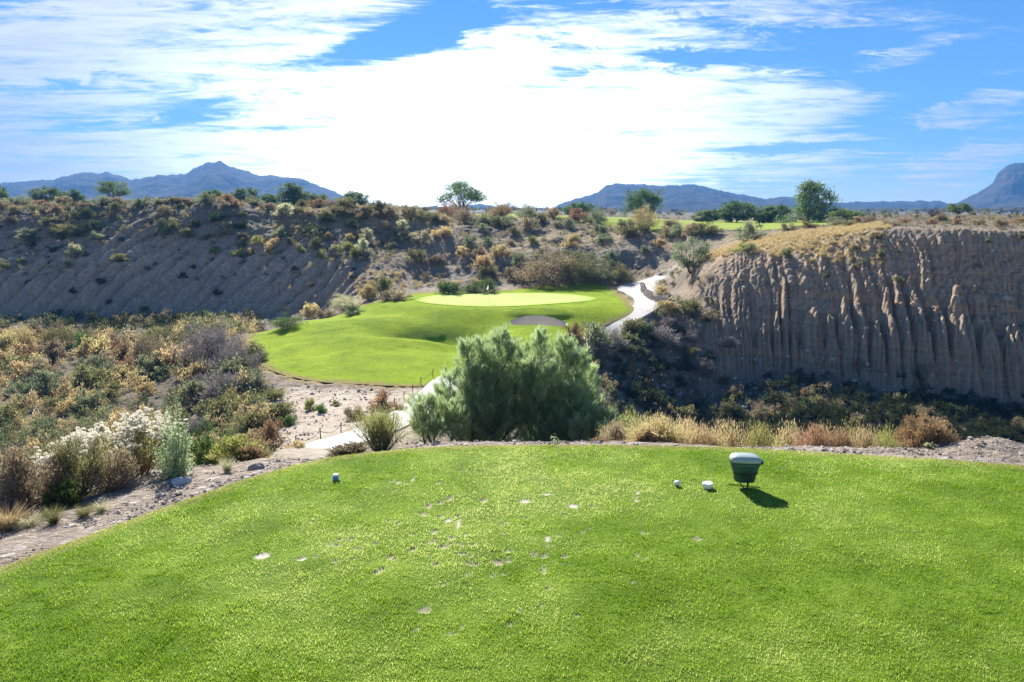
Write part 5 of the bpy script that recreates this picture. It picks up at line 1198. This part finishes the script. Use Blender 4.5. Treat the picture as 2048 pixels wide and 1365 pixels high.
# ------------------------------------------------------------------ far mountains
def mountain(name, ridge, Yr, Y0, Yb, seed, du=4, k=1.0):
    P = np.array(ridge, float); u = np.arange(P[0, 0], P[-1, 0]+.1, du); a, b = ray(u, np.interp(u, P[:, 0], P[:, 1]))
    crest = np.maximum(H + b*Yr, 0) + 1.8*noise(u/9, u*0, seed) + 1.2*noise(u/4, u*0, seed+1)
    edge = sst(0, 40, u-P[0, 0])*sst(0, 40, P[-1, 0]-u)
    S = np.linspace(0, 1, 70); rows = []
    for s in S:
        Y = Y0 + (Yr-Y0)*s; x = a*Y
        rid = 1-np.abs(fbm(x/230, np.full_like(x, Y)/330, 5, seed+5))*2.0; r2 = 1-np.abs(fbm(x/80, np.full_like(x, Y)/110, 4, seed+8))*2.0
        env = s*(1-s)*4*np.minimum(1, (1-s)*6)
        z = crest*(s**1.25) + crest*env*(.36*(rid-.55)+.16*(r2-.55))*k
        rows.append(np.stack([x, np.full_like(x, Y), np.where(s > 0, z-6*(1-s), -9)], 1))
    for s in (.3, .7, 1): rows.append(np.stack([a*(Yr+(Yb-Yr)*s), np.full_like(a, Yr+(Yb-Yr)*s), crest*(1-s)-8*s], 1))
    n = len(u); nr = len(rows); ii = (np.arange(nr-1)[:, None]*n+np.arange(n-1)[None]).ravel()
    me = make_mesh(name, np.vstack(rows), [np.stack([ii, ii+1, ii+n+1, ii+n], 1)], M_mt, None, True)
    return tag(obj(name, me), kind='structure')
M_mt, nt = newmat('mountain_rock'); P = pos(nt)
c = ramp(nt, nz(nt, P, .012, 8, .7), [(.35, (.03, .03, .022)), (.52, (.055, .05, .038)), (.72, (.14, .115, .08))])
out(nt, N(nt, 'ShaderNodeBsdfPrincipled', {'Base Color': c, 'Roughness': .95, 'Specular IOR Level': .05, 'Normal': bump(nt, nz(nt, P, .03, 8, .65), 1.0, 14)}).outputs[0])
mountain('mountains', [(-500,380),(-200,350),(0,367),(60,363),(110,359),(140,350),(170,345),(198,349),(212,344),(240,352),(262,360),(310,352),(345,350),(372,347),(398,332),(420,325),(440,322),(462,333),(500,345),(520,353),(548,350),(565,354),(590,355),(640,372),(690,392),(740,410),(800,421)], 2000, 1150, 2350, 31)
mountain('mountains', [(640,425),(760,416),(800,413),(840,417),(870,412),(900,418),(960,408),(1000,415),(1080,424)], 2350, 1900, 2500, 41)
mountain('mountains', [(1080,428),(1100,420),(1130,405),(1165,394),(1195,385),(1212,372),(1228,368),(1270,369),(1330,371),(1380,370),(1410,374),(1470,388),(1530,398),(1570,394),(1620,400),(1660,406),(1760,404),(1850,402),(1880,403),(1905,410),(2000,412),(2200,424)], 1900, 1150, 2300, 51)
mountain('mountains', [(1820,424),(1900,412),(1935,396),(1960,384),(1985,366),(1996,346),(2012,332),(2030,326),(2060,328),(2120,310),(2200,330),(2350,345),(2600,400)], 1700, 1050, 2150, 61)

# air
hz = MB(); hz.box((0, 1200, 145), (7000, 2800, 330))
hm, nt = newmat('haze'); pv = N(nt, 'ShaderNodeVolumePrincipled', {'Color': (.13, .41, .95, 1), 'Density': HAZE, 'Anisotropy': 0.0})
N(nt, 'ShaderNodeOutputMaterial', {'Volume': pv.outputs[0]})
tag(obj('haze', hz.mesh('haze', hm)), kind='stuff')
# ------------------------------------------------------------------ light
SUN_EL, SUN_AZ = R(34), R(-17)
sd = Vector((math.sin(SUN_AZ)*math.cos(SUN_EL), math.cos(SUN_AZ)*math.cos(SUN_EL), math.sin(SUN_EL)))
sun = bpy.data.lights.new('sun', 'SUN'); sun.energy = 4.6; sun.angle = R(.55); sun.color = (1, .95, .86)
so = bpy.data.objects.new('sun', sun); C.objects.link(so); so.rotation_euler = sd.to_track_quat('Z', 'Y').to_euler()
# cloud banks: column, row, half width, half height, tilt, thickness
CLOUDS = [(960,255,900,205,0,1.08), (850,372,720,80,0,1.1), (1010,85,170,80,0,.9), (330,70,640,130,4,1.02), (1500,215,300,80,0,.85), (300,320,700,100,0,.95), (1250,330,700,70,0,.7),
 (1330,85,420,64,-12,.72), (60,260,420,140,0,.85), (1780,115,110,36,10,.6), (1990,210,130,44,10,.68), (1930,330,170,60,25,.66), (1850,90,80,34,15,.55), (1520,125,40,14,0,.6), (1050,2,200,30,-5,.6), (1560,20,500,50,-6,.6)]
GAPS = [(800,80,230,40,12,.7), (470,205,170,20,6,.5), (90,165,150,22,4,.45), (1110,150,130,24,6,.5), (1500,120,260,26,-3,.5), (1560,300,260,14,3,.5), (250,250,240,16,4,.45), (150,30,300,16,2,.3), (600,250,110,14,5,.45), (1420,120,180,22,-4,.2)]
W = bpy.data.worlds.new('World'); bpy.context.scene.world = W; W.use_nodes = True
nt = W.node_tree; nt.nodes.clear()
sky = N(nt, 'ShaderNodeTexSky', sky_type='NISHITA', sun_disc=False, sun_elevation=SUN_EL, sun_rotation=SUN_AZ, air_density=.8, dust_density=0.0, ozone_density=6.0)
skc = N(nt, 'ShaderNodeHueSaturation', {'Saturation': 1.14, 'Value': .76, 'Color': sky.outputs[0]}).outputs[0]
dr = N(nt, 'ShaderNodeSeparateXYZ', {0: N(nt, 'ShaderNodeTexCoord').outputs['Generated']})
dy = math_(nt, 'MAXIMUM', math_(nt, 'ABSOLUTE', dr.outputs[1]), .12)
ca = math_(nt, 'DIVIDE', dr.outputs[0], dy); ce = math_(nt, 'DIVIDE', dr.outputs[2], dy)
cv = N(nt, 'ShaderNodeCombineXYZ', {0: ca, 1: ce, 2: 0.0}).outputs[0]
# ceiling-plane coordinates, so that streaks converge on the horizon
den = math_(nt, 'ADD', math_(nt, 'MAXIMUM', ce, 0.0), .09)
pvx = N(nt, 'ShaderNodeCombineXYZ', {0: math_(nt, 'DIVIDE', ca, den), 1: math_(nt, 'DIVIDE', 1.0, den), 2: 0.0}).outputs[0]
def mp(vec, sc_, rz=0, loc=(0, 0, 0), typ='POINT'): return N(nt, 'ShaderNodeMapping', {'Vector': vec, 'Scale': sc_, 'Rotation': (0, 0, rz), 'Location': loc}, vector_type=typ).outputs[0]
nA = nz(nt, mp(pvx, (.75, .55, 1), .25), 1.0, 9, .62, .6)
nB = nz(nt, mp(pvx, (.9, 3.2, 1), .35), 1.0, 8, .66, .9)
nC = nz(nt, mp(cv, (5, 34, 1), .10), 1.0, 8, .68, 1.2)
nD = nz(nt, mp(cv, (4.5, 48, 1), -.30), 1.0, 9, .72, 2.2)
nE = nz(nt, mp(cv, (16, 60, 1), .5), 1.0, 6, .7, 1.5)
warp = math_(nt, 'MULTIPLY', math_(nt, 'ADD', math_(nt, 'SUBTRACT', nA, .5), math_(nt, 'MULTIPLY', math_(nt, 'SUBTRACT', nE, .5), .6)), .13)
cvw = N(nt, 'ShaderNodeCombineXYZ', {0: math_(nt, 'ADD', ca, math_(nt, 'MULTIPLY', warp, 2.2)), 1: math_(nt, 'ADD', ce, math_(nt, 'MULTIPLY', warp, .45)), 2: 0.0}).outputs[0]
def blob(u, v, ru, rv, ang, w):
    a0, e0 = ray(u, v)
    g = N(nt, 'ShaderNodeTexGradient', {0: mp(cvw, (ru/1540, rv/1540, 1), R(ang), (float(a0), float(e0), 0), 'TEXTURE')}, gradient_type='SPHERICAL').outputs['Fac']
    return math_(nt, 'MULTIPLY', math_(nt, 'MINIMUM', math_(nt, 'MULTIPLY', g, 2.2), 1.0), w)
cov = None
for b_ in CLOUDS:
    q = blob(*b_); cov = q if cov is None else math_(nt, 'MAXIMUM', cov, q)
for b_ in GAPS: cov = math_(nt, 'SUBTRACT', cov, blob(*b_))
dens = math_(nt, 'ADD', math_(nt, 'ADD', cov, math_(nt, 'ADD', math_(nt, 'MULTIPLY', math_(nt, 'SUBTRACT', nD, .5), 1.5), math_(nt, 'MULTIPLY', math_(nt, 'SUBTRACT', nE, .5), .9))), math_(nt, 'ADD', math_(nt, 'MULTIPLY', math_(nt, 'SUBTRACT', nB, .5), 1.9), math_(nt, 'ADD', math_(nt, 'MULTIPLY', math_(nt, 'SUBTRACT', nC, .5), 1.5), math_(nt, 'MULTIPLY', math_(nt, 'SUBTRACT', nA, .5), .9))))
al = N(nt, 'ShaderNodeMapRange', {'Value': dens, 'From Min': .16, 'From Max': 1.08}, interpolation_type='SMOOTHSTEP').outputs[0]
a0, e0 = ray(930, 270)
glow = N(nt, 'ShaderNodeTexGradient', {0: mp(cv, (1000/1540, 400/1540, 1), 0, (float(a0), float(e0), 0), 'TEXTURE')}, gradient_type='QUADRATIC_SPHERE').outputs['Fac']
br = math_(nt, 'MULTIPLY_ADD', glow, 30.0, math_(nt, 'MULTIPLY_ADD', math_(nt, 'ADD', math_(nt, 'MULTIPLY', nB, .5), math_(nt, 'MULTIPLY', nD, .5)), 9.0, 1.2))
ccol = N(nt, 'ShaderNodeCombineColor', {0: math_(nt, 'MULTIPLY', br, .97), 1: br, 2: math_(nt, 'MULTIPLY', br, 1.05)}).outputs[0]
tot = mix(nt, math_(nt, 'MULTIPLY', al, .96), skc, ccol)
bg = N(nt, 'ShaderNodeBackground', {'Color': tot, 'Strength': .06})
N(nt, 'ShaderNodeOutputWorld', {'Surface': bg.outputs[0]})
sc = bpy.context.scene
sc.view_settings.view_transform = 'Standard'; sc.view_settings.look = 'None'; sc.view_settings.gamma = 1; sc.view_settings.exposure = 1.55
sc.render.engine = 'CYCLES'
cy = sc.cycles; cy.volume_step_rate = 10; cy.use_denoising = True; cy.max_bounces = 6; cy.diffuse_bounces = 3; cy.glossy_bounces = 2; cy.transmission_bounces = 4; cy.volume_bounces = 0; cy.transparent_max_bounces = 8
